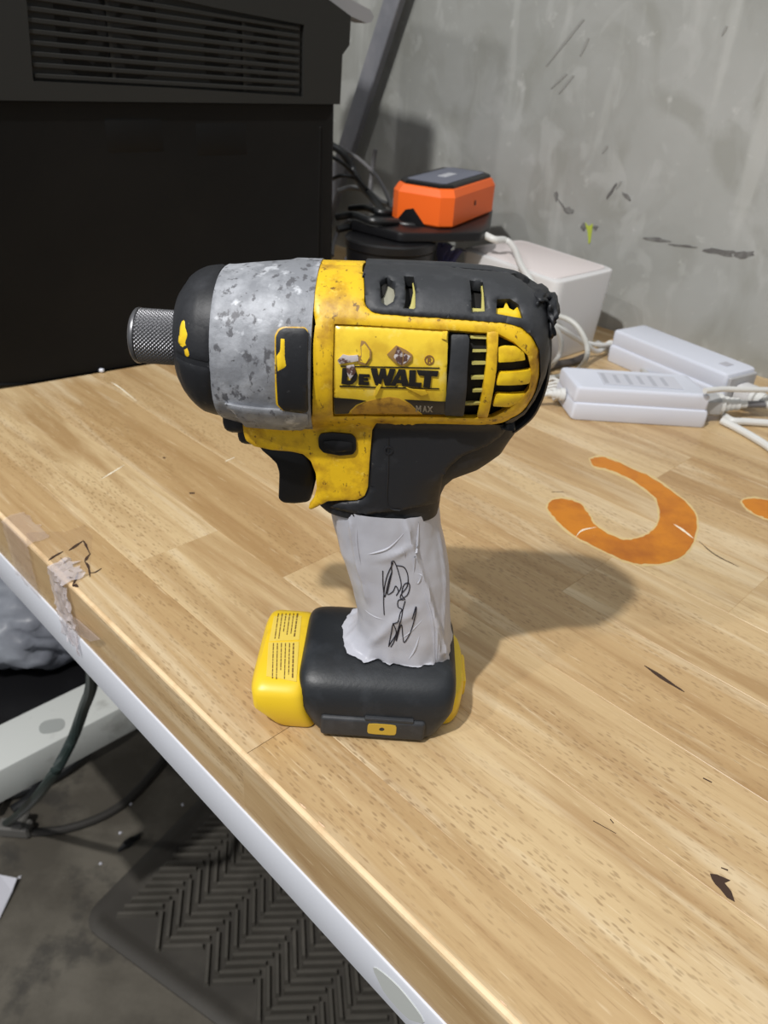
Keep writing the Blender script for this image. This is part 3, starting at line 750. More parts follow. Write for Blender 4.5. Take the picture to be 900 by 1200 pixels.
# raised grip pad on the camera side (straight front edge)
gp = C2([(262, 602), (300, 600), (640, 604), (700, 608), (715, 612), (690, 645), (640, 680), (560, 712), (520, 745), (492, 780), (482, 830), (478, 868), (440, 880), (340, 900), (250, 912), (170, 905), (110, 890), (90, 878), (130, 866), (214, 864), (232, 848), (242, 820), (248, 700), (254, 620)])
def gsurf(x, w, off):
    # flat grip side that follows grip ring
    i = 0
    z = min(max(w, GR[-1][2]), GR[0][2])
    for a, b_ in zip(GR, GR[1:]):
        if a[2] >= z >= b_[2]:
            t = (a[2] - z) / (a[2] - b_[2] + 1e-9); xl = a[0] + (b_[0] - a[0]) * t; xr = a[1] + (b_[1] - a[1]) * t; break
    else: xl, xr = GR[-1][0], GR[-1][1]
    q = min(abs((x - (xl + xr) / 2) / ((xr - xl) / 2)), .995)
    yy = .0157 * (1 - q ** 3.2) ** (1 / 3.2)
    h2_ = (Y0 - surf(x, w, 0, False).y) if w > interp(BODY, x)[0] - interp(BODY, x)[1] else 0
    yy = smax(yy, h2_, .003)
    return Vector((x, Y0 - (yy + off), w))
def gconv(L_):
    out = []
    for p in round_poly([Vector(q) for q in L_], 2):
        Y = Y0 - .0165
        for _ in range(5):
            P = ony(p.x, p.y, Y); Y = gsurf(P.x, P.z, .0012).y
        out.append(Vector((P.x, P.z)))
    return out
panel('grip_pad', gconv(gp), .0012, RUBBER, depth=.003, raw=True, S_=gsurf, edge=.0008)
# thin seam ridge down the pad
sm = [Vector(p) for p in C2([(305, 650), (304, 760), (300, 850), (312, 888), (345, 895)])]
pts = [gsurf(q.x, q.y, .0013) for q in gconv([tuple(p) for p in sm] + [tuple(p) for p in sm[::-1]])[:0]] 
pts = []
for p in catmull([Vector((a.x, a.y, 0)) for a in sm], 4):
    Y = Y0 - .017
    for _ in range(5): P = ony(p.x, p.y, Y); Y = gsurf(P.x, P.z, .0013).y
    pts.append(Vector((P.x, Y, P.z)))
link('grip_seam', mesh(*tube(pts, .00028, 6, 1, False)), RUBBER, drv)
c = hit(457, 505, .001, False)
link('screw_recess', mesh(*rings([[Vector((c.x + r * math.cos(a), gsurf(c.x, c.y, .0013).y - d_, c.y + r * math.sin(a))) for a in [2 * PI * k / 20 for k in range(20)]] for r, d_ in ((.0016, -.001), (.0016, .0003), (.0011, .0003), (.0011, -.0004))], False, True)), RUBBER, drv)

# --- taped handle
HL = [(580, 384, 515), (608, 390, 516.5), (622, 394, 519), (640, 398, 523), (660, 406, 526.5), (685, 414, 528), (710, 419, 528), (730, 420, 528), (750, 420, 528.5), (765, 420, 530), (775, 421, 531)]
HT = []
for y, xl, xr in HL:
    Pl, Pr = ony(xl, y, Y0), ony(xr, y, Y0); HT.append((Pl.z + Pr.z) and ((Pl.z + Pr.z) / 2, Pl.x, Pr.x))
ztop, zbot = HT[0][0], .0275
def hring(z):
    T = HT
    z_ = min(max(z, T[-1][0]), T[0][0])
    for a, b_ in zip(T, T[1:]):
        if a[0] >= z_ >= b_[0]:
            t = (a[0] - z_) / (a[0] - b_[0]); return a[1] + (b_[1] - a[1]) * t, a[2] + (b_[2] - a[2]) * t
    return T[-1][1], T[-1][2]
NH, NZ = 120, 110
rs = []
def foot_top(x, y):
    dx = (x - .002) / .033; dy = (y - .2635) / .0295
    return .0305 - .0055 * abs(dx) ** 4 - .010 * max(0, abs(dy)) ** 3.2
for i in range(NZ + 1):
    t = i / NZ; ring = []
    for k in range(NH):
        a = 2 * PI * k / NH; C_, S2 = math.cos(a), math.sin(a)
        zb = .0290 + .0022 * noise.noise(Vector((C_ * 3, S2 * 3, 4))) + .0012 * noise.noise(Vector((C_ * 8, S2 * 8, 1)))
        if S2 < 0: zb -= .0015 * (-S2)
        z = ztop + (zb - ztop) * t
        xl, xr = hring(z); c, hx = (xl + xr) / 2, (xr - xl) / 2; hy = .0168 + .0012 * t
        e = 2 / 2.5
        x = c + hx * math.copysign(abs(C_) ** e, C_); y = Y0 + hy * math.copysign(abs(S2) ** e, S2)
        fl = max(0, (t - .84) / .16)
        nrm = Vector((C_ / hx, S2 / hy, 0)).normalized()
        out = fl * fl * (.0006 + .0062 * max(0, min(1, (-C_ - .45) * 2.6)) * (1 if S2 < .6 else .3) + fl * fl * .0022 * (noise.noise(Vector((C_ * 4, S2 * 4, 7))) + .5 * noise.noise(Vector((C_ * 11, S2 * 11, 2)))))
        d = .0005 * noise.noise(Vector((x * 90, y * 90, z * 45))) + .00030 * noise.noise(Vector((x * 260, y * 260, z * 140)))
        # long creases
        for (a0, z0_, sl, am, wd, zlo, zhi) in ((-2.15, .07, 3, .0009, .05, .055, .10), (-1.02, .06, -6, .0012, .05, .028, .10), (-.78, .04, -10, .0013, .07, .028, .055), (-1.35, .085, 55, .0007, .10, .078, .09), (-1.9, .045, 40, .0006, .12, .034, .06), (-.55, .06, 8, .0006, .05, .028, .09)):
            aa = a if a < PI else a - 2 * PI
            if zlo < z < zhi:
                f_ = min(1, (z - zlo) / .006, (zhi - z) / .006); u_ = (aa - a0 - sl * (z - z0_)) / wd
                d += 1.5 * am * f_ * math.exp(-u_ * u_)
        P = Vector((x, y, z)) + nrm * (out + d)
        if fl > 0: P.z = max(P.z, foot_top(P.x, P.y) + .0005 + .0016 * abs(noise.noise(Vector((C_ * 5, S2 * 5, t * 2)))))
        ring.append(P)
    rs.append(ring)
V, F = rings(rs, False, False)
tape_me = mesh(V, F, angle=80)
tape = link('handle_tape', tape_me, TAPE, drv, label='white cloth tape wrapped around the handle')
bvh = BVHTree.FromPolygons([Vector(v) for v in V], F)
def bvh_hit(b_, x, y, lift=.0002, fb=None):
    d = ray(x, y).normalized(); r = b_.ray_cast(CAM, d)
    return r[0] - d * lift if r[0] is not None else fb
C4 = lambda L_: [(280 + x / 3.103, 590 + y / 3.103) for x, y in L_]
strokes = [
 [(556, 250), (555, 215), (565, 212), (580, 250), (590, 300), (575, 330)], [(560, 216), (540, 260), (530, 300), (526, 350), (528, 405)],
 [(523, 245), (524, 300), (530, 340), (540, 300), (548, 270), (556, 250), (545, 300), (540, 330), (560, 320), (570, 300), (580, 320), (572, 335)],
 [(572, 225), (600, 232), (614, 262), (612, 300), (590, 330), (588, 345), (610, 335), (620, 312), (618, 290), (600, 296), (592, 330), (604, 350)],
 [(600, 350), (580, 352), (578, 375), (592, 385), (586, 400), (578, 430), (560, 440), (554, 470), (545, 515)],
 [(604, 355), (596, 385), (590, 420), (575, 470), (562, 505), (552, 522)], [(586, 430), (578, 462), (572, 500), (590, 440), (596, 485), (602, 505), (625, 465), (642, 405), (644, 375), (630, 420), (640, 390)],
 [(560, 435), (572, 470), (556, 500), (544, 520)],
]
parts = []
for s in strokes:
    pts = [bvh_hit(bvh, p.x, p.y, .00012) for p in catmull([Vector((a, b_, 0)) for a, b_ in C4(s)], 5)]
    pts = [p for p in pts if p is not None]
    if len(pts) > 2: parts.append(tube(pts, .00022, 5, 1, False))
link('pen_scribble', mesh(*join(parts)), PEN, tape, label='black pen scribble')
# fold ridges on the tape
FOLDM = mat('tape_fold', (0.56, 0.565, 0.62), .35)
for s, r_ in (([(430, 70), (428, 130), (436, 190), (446, 235)], .0004), ([(458, 186), (500, 178), (550, 158), (612, 96)], .0005), ([(655, 40), (650, 130), (640, 210), (632, 270)], .0006),
              ([(585, 150), (600, 180), (606, 205)], .0004), ([(645, 255), (665, 262), (650, 290), (640, 270)], .0004), ([(668, 300), (690, 370), (708, 450), (712, 580)], .0006), ([(720, 440), (722, 520), (716, 600)], .0006),
              ([(660, 470), (640, 530), (612, 575)], .0005), ([(575, 500), (620, 470), (690, 400)], .0003), ([(450, 380), (490, 410), (540, 425)], .0003)):
    pts = [bvh_hit(bvh, p.x, p.y, -.0001) for p in catmull([Vector((a, b_, 0)) for a, b_ in C4(s)], 5)]
    pts = [p for p in pts if p is not None]
    if len(pts) > 2: link('tape_fold', mesh(*tube(pts, lambda t, r_=r_: r_ * math.sin(PI * min(max(t, .06), .94)), 8, 1, False)), TAPE, tape)

# --- foot
def rblock(cx, cy, T, p=6, n=72, shx=None):
    rs = []
    for row in T:
        z, hx, hy = row[:3]; ox = row[3] if len(row) > 3 else 0; e = 2 / p; ring = []
        for k in range(n):
            a = 2 * PI * (k + .5) / n; C_, S2 = math.cos(a), math.sin(a)
            ring.append(Vector((cx + ox + hx * math.copysign(abs(C_) ** e, C_), cy + hy * math.copysign(abs(S2) ** e, S2), z)))
        rs.append(ring)
    return rings(rs)
FT = [(.0006, .0240, .0292, .0007), (.0016, .0255, .0298, .0005), (.0040, .0275, .0302, .0002), (.0100, .0308, .0302), (.0135, .0324, .0300), (.0190, .0328, .0288), (.0225, .0326, .0272), (.0250, .0320, .0245), (.0272, .0305, .0205), (.0290, .0275, .0150), (.0302, .022, .010), (.0306, .012, .005)]
foot = link('foot', mesh(*rblock(.0022, .2635, FT, 8, 96)), mat('foot_black', (0.014, 0.016, 0.019), .42, spec=.4, mix=[((0.036, 0.040, 0.047), 70, .5, .75, .7)], bump=(700, .2, .0003)), drv)
YT = [(.0006, .0085, .0255, .0080), (.0030, .0095, .0268, .0065), (.0110, .0122, .0284, .0015), (.0180, .0118, .0278, .0005), (.0205, .0110, .0262, .0006), (.0225, .0095, .0220, .0008), (.0232, .0070, .0150, .001)]
yfoot = link('yellow_foot_end', mesh(*rblock(-.0385, .2622, YT, 6, 96)), YELF, drv)
rfoot = link('yellow_foot_end', mesh(*rblock(.0300, .2670, [(.0006, .0080, .0230), (.003, .0092, .0236), (.012, .0096, .0236), (.0150, .0088, .0215), (.0165, .006, .016)], 3.0)), YELF, drv)
# back clip on the right end
link('release_clip', mesh(*bevel_box((.0395, .2690, .0065), .0030, .018, .0090, .0012, 2)), YELF, drv)
# rail + latch on the near side
V, F = join([bevel_box((.0015, .2338, .0068), .0430, .0040, .0102, .0016, 3), bevel_box((.0080, .2336, .0122), .0200, .0036, .0016, .0006, 2)])
rail_o = link('side_rail', mesh(*join([(V, F)])), BUMPER, drv)
lp = [ony(x, y, .2315) for x, y in ((431, 848), (465, 849), (465, 861), (431, 860))]
x0_, x1_ = lp[0].x, lp[1].x; zt_, zb_ = max(lp[0].z, .0085), max(lp[3].z, .0028)
# plate with a hole: two rings
n = 24; cx_, cz_ = (x0_ + x1_) / 2, (zt_ + zb_) / 2; hx, hz = (x1_ - x0_) / 2, (zt_ - zb_) / 2
def sq(a, ex): C_, S2 = math.cos(a), math.sin(a); k = 1 / max(abs(C_) ** ex + abs(S2) ** ex, 1e-6) ** (1 / ex); return C_ * k, S2 * k
ang = [2 * PI * k / n for k in range(n)]
Yp = .2316
rs = [[Vector((cx_ + hx * sq(a, 8)[0], Yp + .0012, cz_ + hz * sq(a, 8)[1])) for a in ang], [Vector((cx_ + hx * sq(a, 8)[0], Yp, cz_ + hz * sq(a, 8)[1])) for a in ang],
      [Vector((cx_ + .0011 * math.cos(a), Yp, cz_ + .0011 * math.sin(a))) for a in ang], [Vector((cx_ + .0010 * math.cos(a), Yp + .0010, cz_ + .0010 * math.sin(a))) for a in ang]]
link('latch_plate', mesh(*rings(rs, False, False)), mat('dull_yellow', (0.55, 0.36, 0.04), .45), drv)
V, F = rings([[Vector((cx_ + .0011 * math.cos(a), Yp + .0009, cz_ + .0011 * math.sin(a))) for a in ang]], True, False)
link('latch_hole', mesh(*join([box((cx_, Yp + .0014, cz_), .0026, .0006, .0026)])), mat('rust_red', (0.12, 0.02, 0.01), .6), drv)

# warning stickers on the yellow end
me = yfoot.data; yb = BVHTree.FromPolygons([v.co.copy() for v in me.vertices], [tuple(p.vertices) for p in me.polygons])
C5 = lambda x, y: (290 + x / 7.5, 700 + y / 7.5)
def ypatch(pts, m, name, lift=.0003, sub=6, parent=yfoot):
    # ruled quad patch projected on the foot
    a, b_, c, d = [Vector(p) for p in pts]; V, F = [], []
    for i in range(sub + 1):
        for j in range(sub + 1):
            s, t = i / sub, j / sub; q = (a * (1 - s) + b_ * s) * (1 - t) + (d * (1 - s) + c * s) * t
            h = bvh_hit(yb, *C5(q.x, q.y), lift)
            if h is None: return None
            V.append(h)
    for i in range(sub):
        for j in range(sub): k = i * (sub + 1) + j; F.append((k, k + 1, k + sub + 2, k + sub + 1))
    n = len(V); V += [v - Vector((0, 0, lift + .0002)) for v in V]
    bd = [i * (sub + 1) for i in range(sub + 1)] + [sub * (sub + 1) + j for j in range(1, sub + 1)] + [i * (sub + 1) + sub for i in range(sub - 1, -1, -1)] + [j for j in range(sub - 1, 0, -1)]
    for i in range(len(bd)): F.append((bd[i], bd[(i + 1) % len(bd)], n + bd[(i + 1) % len(bd)], n + bd[i]))
    return V, F
SK = mat('sticker_yellow', (0.78, 0.58, 0.10), .4)
r1 = ypatch([(240, 125), (480, 130), (455, 372), (190, 385)], SK, 's')
r2 = ypatch([(185, 395), (452, 390), (430, 740), (165, 690)], SK, 's')
st = [link('warning_sticker', mesh(*r), SK, yfoot) for r in (r1, r2) if r]
rr = random.Random(5)
TXT = mat('sticker_print', (0.16, 0.09, 0.02), .5)
def textrows(x0, x1, y0, y1, n, slant, lens):
    parts = []
    for i in range(n):
        xx = x0 + (x1 - x0) * i / (n - 1); y = y0; ye = y0 + (y1 - y0) * lens[i]
        while y < ye:
            l = rr.uniform(14, 46); l = min(l, ye - y); wd = 9 if i < n - 1 else 13
            xa = xx + slant * (y - y0); xb = xx + slant * (y + l - y0)
            r = ypatch([(xa - wd / 2, y), (xa + wd / 2, y), (xb + wd / 2, y + l), (xb - wd / 2, y + l)], None, '', .00042, 1)
            if r: parts.append(r)
            y += l + rr.uniform(4, 8)
    return parts
ptx = textrows(272, 440, 140, 362, 6, -.14, [1, 1, .72, .85, .8, .92])
ptx2 = textrows(228, 405, 402, 715, 6, -.03, [.98, 1, .75, 1, .88, .97])
if ptx and len(st) > 0: link('fine_print', mesh(*join(ptx)), TXT, st[0] if st else yfoot, kind='stuff')
if ptx2 and len(st) > 1: link('fine_print', mesh(*join(ptx2)), TXT, st[1], kind='stuff')

# ================================================================ POWER STATION
SA = math.radians(38); D = Vector((math.cos(SA), math.sin(SA), 0)); Nn = Vector((D.y, -D.x, 0)); SP = onz(0, 457)
SP = Vector((SP.x, SP.y, 0.0006))
stn = empty('power_station', SP + D * .15 - Nn * .2, 'large black portable power station with twin grey fan vents filling the upper left', 'power station')
Zv = Vector((0, 0, 1))
def onst(x, y, out=0.0):
    d = ray(x, y); P = SP + Nn * out; t = (P - CAM).dot(Nn) / d.dot(Nn); q = CAM + d * t; return (q - SP).dot(D), q.z
def sprof(ins, top):   # outline in (D,z)
    return [(-.038 + ins, .030), (-.030 + ins, .012), (-.014 + ins, .003 + ins * .2), (.02, .0), (.25, .0), (.280 - ins, .004), (.296 - ins, .014), (.302 - ins, .034),
            (.300 - ins, top), (-.037 + ins, top)]
o_, ax_, ay_, az_ = SP, D, Zv, -Nn
def sring(poly, depth, sh=1.0): return [SP + D * a + Zv * z - Nn * depth for a, z in poly]
low = [sring(sprof(.010, .1965), .003), sring(sprof(.004, .1965), .0005), sring(sprof(.001, .1965), .004), sring(sprof(0, .1965), .02), sring(sprof(0, .1965), .40)]
link('lower_body', mesh(*rings(low)), STATION, stn)
def uprof(i): return [(-.039 + i, .1970 + i * .3), (.3015 - i, .1970 + i * .3), (.3025 - i, .2330), (.3090 - i, .2400), (.3095 - i, .2600), (.2900 - i, .2690 - i * .5), (.2500, .2860 - i), (.02, .2960 - i), (-.034 + i, .280 - i)]
uppoly = uprof(0)
# grey upper shell with the vent opening cut out of its face
def to2(L_): return [Vector(onst(x, y)) for x, y in L_]
ventR = [(28, -24), (140, -14), (250, 10), (355, 30), (354, 114), (200, 104), (38, 96)]
vent2 = to2(ventR)
outp = [Vector(p) for p in uppoly]
Vv = outp + vent2; Ee = [(i, (i + 1) % len(outp)) for i in range(len(outp))] + [(len(outp) + i, len(outp) + (i + 1) % len(vent2)) for i in range(len(vent2))]
r = delaunay_2d_cdt(Vv, Ee, [], 0, 1e-6); F = []
for f in r[2]:
    c = sum((r[0][i] for i in f), Vector((0, 0))) / len(f)
    if inpoly(c, outp) and not inpoly(c, vent2): F.append(tuple(f))
V = [SP + D * p.x + Zv * p.y + Nn * .002 for p in r[0]]; n = len(V)
V += [SP + D * p.x + Zv * p.y - Nn * .40 for p in outp]; k = len(outp)
F += [(i, (i + 1) % k, n + (i + 1) % k, n + i) for i in range(k)] + [tuple(n + i for i in range(k))]
m_ = len(V); V += [SP + D * p.x + Zv * p.y - Nn * .012 for p in vent2]; kv = len(vent2)
F += [(k + i, k + (i + 1) % kv, m_ + (i + 1) % kv, m_ + i) for i in range(kv)]
link('upper_shell', mesh(V, F, smooth=False), STATG, stn)
# vent backing with two round fan openings
V = [SP + D * p.x + Zv * p.y - Nn * .0032 for p in vent2]
link('vent_back', mesh(V, [tuple(range(len(V)))], smooth=False), mat('vent_grey', (0.045, 0.045, 0.043), .6, spec=.2), stn)
fans = []
for (xa, xb, ya, yb_) in ((70, 187, -30, 98), (243, 330, 22, 110)):
    cx2, cz2 = onst((xa + xb) / 2, (ya + yb_) / 2); hw = (onst(xb, 60)[0] - onst(xa, 60)[0]) / 2; hh = (onst(xa, ya)[1] - onst(xa, yb_)[1]) / 2
    fr = (SP + D * cx2 + Zv * cz2 - Nn * .0030, D, Zv, Nn)
    fan = link('fan', mesh(*prism([(hw * sq(a, 4)[0], hh * sq(a, 4)[1]) for a in [2 * PI * q / 32 for q in range(32)]], -.003, .0003, fr)), CAVITY, stn)
    parts = []
    for q in range(7):
        a = 2 * PI * q / 7
        pts_ = [(.008 * math.cos(a), .008 * math.sin(a)), (hh * .85 * math.cos(a + .1), hh * .85 * math.sin(a + .1)), (hh * .85 * math.cos(a + .6), hh * .85 * math.sin(a + .6)), (.008 * math.cos(a + .7), .008 * math.sin(a + .7))]
        parts.append(prism(pts_, .0003, .0006, fr))
    parts.append(prism([(.009 * math.cos(a), .009 * math.sin(a)) for a in [2 * PI * q / 20 for q in range(20)]], .0003, .0010, fr))
    link('fan_blades', mesh(*join(parts)), BLACKP, fan)
    link('fan_strut', mesh(*join([prism([(-.0012, -hh), (.0012, -hh), (.0012, hh), (-.0012, hh)], .001, .0025, fr)])), STATG, fan)
# louvre slats
zl0, zr0 = onst(30, 96)[1], onst(352, 112)[1]
zt0, zt1 = onst(30, -24)[1], onst(352, 30)[1]
for i in range(9):
    t = (i + .5) / 9
    a = Vector((onst(34, 50)[0], zl0 + (zt0 - zl0) * t)); b_ = Vector((onst(352, 70)[0] - .001, zr0 + (zt1 - zr0) * t))
    Pa, Pb = SP + D * a.x + Zv * a.y - Nn * .0005, SP + D * b_.x + Zv * b_.y - Nn * .0005
    dx = (Pb - Pa); L_ = dx.length; dx.normalize()
    link('louvre_slat', mesh(*bevel_box((Pa + Pb) / 2, L_, .0024, .0030, .0005, 1, dx, Nn, Nn.cross(dx) * -1), smooth=False), STATG, stn)
# trim: faint latch outlines on the black face
for x, y in ((160, 160), (262, 165)):
    a, z = onst(x, y)
    link('socket_cover', mesh(*bevel_box(SP + D * a + Zv * z - Nn * .0042, .044, .003, .024, .0014, 2, D, Nn)), STATION, stn)
a, z = onst(377, 200)
link('corner_strip', mesh(*bevel_box(SP + D * (a) + Zv * .10 - Nn * .0038, .003, .003, .16, .001, 1, D, Nn)), STATION, stn)
# grey carry handle sticking out at the top
P1, P2 = SP + D * .29 + Zv * .283 - Nn * .05, SP + D * .39 + Zv * .268 - Nn * .02
hp = onst(372, 2, -.03); hq = onst(436, 20, -.03)
fr = (SP - Nn * .03, D, Zv, -Nn)
A_, B_ = Vector(hp), Vector(hq)
link('carry_handle', mesh(*prism([(A_.x - .05, A_.y + .016), (A_.x + .01, A_.y + .010), (B_.x - .002, B_.y + .0045), (B_.x + .002, B_.y), (B_.x, B_.y - .004), (B_.x - .005, B_.y - .0055), (A_.x + .022, A_.y - .006), (A_.x - .01, A_.y - .004)], 0, .02, fr)), HANDLEG, stn)

V, F = join([bevel_box(SP + D * .263 - Nn * .045 + Zv * .345, .03, .045, .17, .006, 2, D, Nn), bevel_box(SP + D * .263 - Nn * .135 + Zv * .345, .03, .045, .17, .006, 2, D, Nn),
             bevel_box(SP + D * .263 - Nn * .090 + Zv * .400, .03, .135, .06, .010, 2, D, Nn)])
link('top_shadow_caster', mesh(V, F), STATION, stn)  # unseen arch above the view, added and sized to cast the wall shadow
# diagonal grey strip standing in for a blurred shadow band on the wall
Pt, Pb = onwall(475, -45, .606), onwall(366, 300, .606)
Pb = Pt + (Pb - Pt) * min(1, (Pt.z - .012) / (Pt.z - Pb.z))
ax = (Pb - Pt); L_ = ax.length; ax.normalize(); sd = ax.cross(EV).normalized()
bar = link('shadow_strip', mesh(*join([bevel_box((Pt + Pb) / 2, L_, .026, .004, .001, 1, ax, sd, EV), bevel_box((Pt + Pb) / 2 + sd * 0.0145 - EV * .003, L_, .004, .010, .001, 1, ax, sd, EV)])), mat('shadow_grey', (0.17, 0.175, 0.195), .5, mix=[((0.24, 0.24, 0.26), 30, .45, .7, .7)]))
tag(bar, 'grey diagonal strip standing in for a blurred shadow on the wall behind the power station', 'shadow strip')

# ================================================================ WHITE BOX + THINGS BEHIND THE DRIVER
def slab(p, h, taper=0.0, z0=0.0, rr_=.004, seg=5):
    """rounded prism from plan polygon p (Vectors) with bevelled rim."""
    c = sum(p, Vector()) / len(p)
    def rc(pts, r):
        out = []
        for i in range(len(pts)):
            a, b_, d = pts[i - 1], pts[i], pts[(i + 1) % len(pts)]
            p0 = b_ + (a - b_).normalized() * r; p1 = b_ + (d - b_).normalized() * r
            for k in range(seg + 1): t = k / seg; out.append(p0 * (1 - t) ** 2 + b_ * 2 * t * (1 - t) + p1 * t * t)
        return out
    base = rc(p, rr_); rs = []
    for dz, ins in ((0, .001), (.001, 0), (h - .0025, 0), (h - .0008, .0008), (h, .0028)):
        k = taper * (1 - dz / h)
        rs.append([Vector((q.x, q.y, z0 + dz)) + (c - q).normalized() * (ins + k) for q in base])
    return rings(rs)
wb = empty('white_box', uv(-.06, .52, 0), 'white rounded plastic box with blue wave print on its left end behind the driver', 'box')
pl = [uv(-.088, .493), uv(.045, .4675), uv(.047, .560), uv(-.080, .580)]
link('box_body', mesh(*slab(pl, .0765, .006, 0, .012, 8)), WHITEB, wb)
pl2 = [uv(-.081, .498), uv(.038, .475), uv(.040, .555), uv(-.075, .573)]
link('box_lid', mesh(*slab(pl2, .0012, 0, .0762, .010, 8)), PINKW, wb)
# seam + printed waves on the front
link('seam_line', mesh(*join([box(uv(.0395, .522, .030), .0012, .045, .0008, EU, EV)]), smooth=False), HANDLEG, wb)
WO = uv(-.088, .493); WX = (uv(.045, .4675) - WO).normalized(); WN = Vector((WX.y, -WX.x, 0))
def wv(x, y):
    d = ray(x, y); t = (WO - CAM).dot(WN) / d.dot(WN); return CAM + d * t
waves = [([(512, 296), (514, 284), (520, 282), (518, 290), (515, 312)], 0), ([(516, 318), (520, 300), (528, 288), (531, 284), (523, 283), (518, 290), (512, 318)], 0),
         ([(521, 318), (526, 302), (534, 291), (541, 286), (537, 285), (528, 294), (522, 304), (518, 318)], 0), ([(526, 318), (531, 305), (540, 293), (549, 287), (545, 286), (536, 293), (528, 305), (524, 318)], 0)]
for L_, _ in waves:
    P = [wv(x, y) for x, y in L_]; P = [Vector((p.x, p.y, min(p.z, .0745))) for p in P]
    vs = [Vector(((p - WO).dot(WX), p.z)) for p in P]
    r = delaunay_2d_cdt(vs, [(i, (i + 1) % len(vs)) for i in range(len(vs))], [], 1, 1e-6)
    V = [WO + WX * q.x + Zv * q.y + WN * .0006 for q in r[0]]; n = len(V); V += [WO + WX * q.x + Zv * q.y - WN * .004 for q in r[0]]
    F = [tuple(f) for f in r[2]] + [(i, (i + 1) % len(vs), n + (i + 1) % len(vs), n + i) for i in range(len(vs))]
    link('wave_print', mesh(V, F, smooth=False), BLUEP, wb, label='blue wave stripe')

# black spool-like hub in front of the box
hc = uv(-.110, .418, 0)
hub = empty('black_hub', hc, 'black round hub with a wide flange under the orange charger', 'hub')
def lathe(c, prof, n=40): return rings([[c + Vector((r * math.cos(a), r * math.sin(a), z)) for a in [2 * PI * k / n for k in range(n)]] for r, z in prof])
link('drum', mesh(*lathe(hc, [(.036, 0), (.040, .003), (.040, .05), (.041, .075), (.041, .0805)])), BLACKP, hub)
link('flange', mesh(*lathe(hc, [(.038, .0808), (.041, .0810), (.0425, .0825), (.0425, .0885), (.041, .090), (.030, .0905)])), BLACKP, hub)
link('band', mesh(*lathe(hc, [(.0400, .060), (.0422, .061), (.0422, .068), (.0400, .069)])), mat('dark_gloss', (0.03, 0.03, 0.06), .15), hub)
# black strip tray on top of the box and hub
tray = link('black_tray', mesh(*slab([uv(-.150, .400), uv(-.085, .405), uv(-.050, .474), uv(-.060, .500), uv(-.125, .585), uv(-.190, .585)], .0085, 0, .0910, .006, 4)), BLACKP)
tag(tray, 'flat black plastic tray directly beneath the orange charger', 'tray')

# orange charger
def oc(x, y, z): p = onz(x, y, z); return p
OZ, OT = .0998, .1365
oo = empty('orange_charger', onz(520, 240, OZ), 'bright orange block with a black rimmed grey face on the black tray', 'charger')
cF = onz(533, 263, OZ)                      # front bottom corner
# plan directions from the top face
tF = onz(521, 226, OT); tL = onz(458, 216, OT); tR = onz(574, 203, OT)
eL = (tL - tF); eR = (tR - tF)
eL.z = eR.z = 0
lenL, lenR = eL.length * 1.2, min(eR.length, .125)
eL.normalize(); eR.normalize()
eR = (eR - eL * eR.dot(eL) * .6).normalized()
cP = Vector((cF.x, cF.y, 0)) * .5 + Vector((tF.x, tF.y, 0)) * .5
def orect(ins, c=.010):
    a = cP + eL * ins + eR * ins; wl, wr = lenL - 2 * ins, lenR - 2 * ins
    p = [a + eR * c, a + eR * (wr - c), a + eR * wr + eL * c, a + eR * wr + eL * (wl - c), a + eR * (wr - c) + eL * wl, a + eR * c + eL * wl, a + eL * (wl - c), a + eL * c]
    return p
def oz(ins, z, c=.010): return [Vector((p.x, p.y, z)) for p in orect(ins, c)]
link('orange_body', mesh(*rings([oz(.002, OZ), oz(0, OZ + .002), oz(0, OT - .010), oz(.003, OT - .004), oz(.005, OT - .003)]), smooth=False), ORANGE, oo)
link('black_rim', mesh(*rings([oz(.0045, OT - .004), oz(.0045, OT - .001), oz(.006, OT)]), smooth=False), BLACKP, oo)
link('face_sticker', mesh(*rings([oz(.0115, OT - .001, .003), oz(.0115, OT + .0004, .003)]), smooth=False), SCREEN, oo)
# blurred word on the sticker: a row of small strokes
parts = []
for i in range(7):
    a = cP + eL * (lenL * .5 + (i - 3) * .0) + eR * (lenR * .5 + (i - 3) * .0042); a.z = OT + .0006
    parts.append(box(a, .0024, .009, .0004, eR, eL)); 
    if i % 2: parts.append(box(a + eR * .0014 + eL * .002, .003, .0022, .0004, eR, eL))
link('sticker_lettering', mesh(*join(parts), smooth=False), STICKW, oo)
# recess and plug notch on the left face
for s, dz, w_, h_ in ((.30, .010, .016, .012),):
    c = cP - eR * .0002 + eL * (lenL * .62); c.z = OZ + dz
    parts = [box(c, .0006, .020, .014, eR, eL)]
link('side_recess', mesh(*prism([(-.012, -.002), (.002, .012), (.010, .010), (.020, -.002)], -.0006, .0006, (Vector(((cP + eL * lenL * .55).x, (cP + eL * lenL * .55).y, OZ + .002)), eL, Zv, -eR)), smooth=False), BLACKP, oo)
c = cP + eR * (lenR * .5) - eL * .0003; c.z = OZ + .016
link('screw_hole', mesh(*join([box(c, .003, .0006, .004, eR, eL)]), smooth=False), BLACKP, oo)

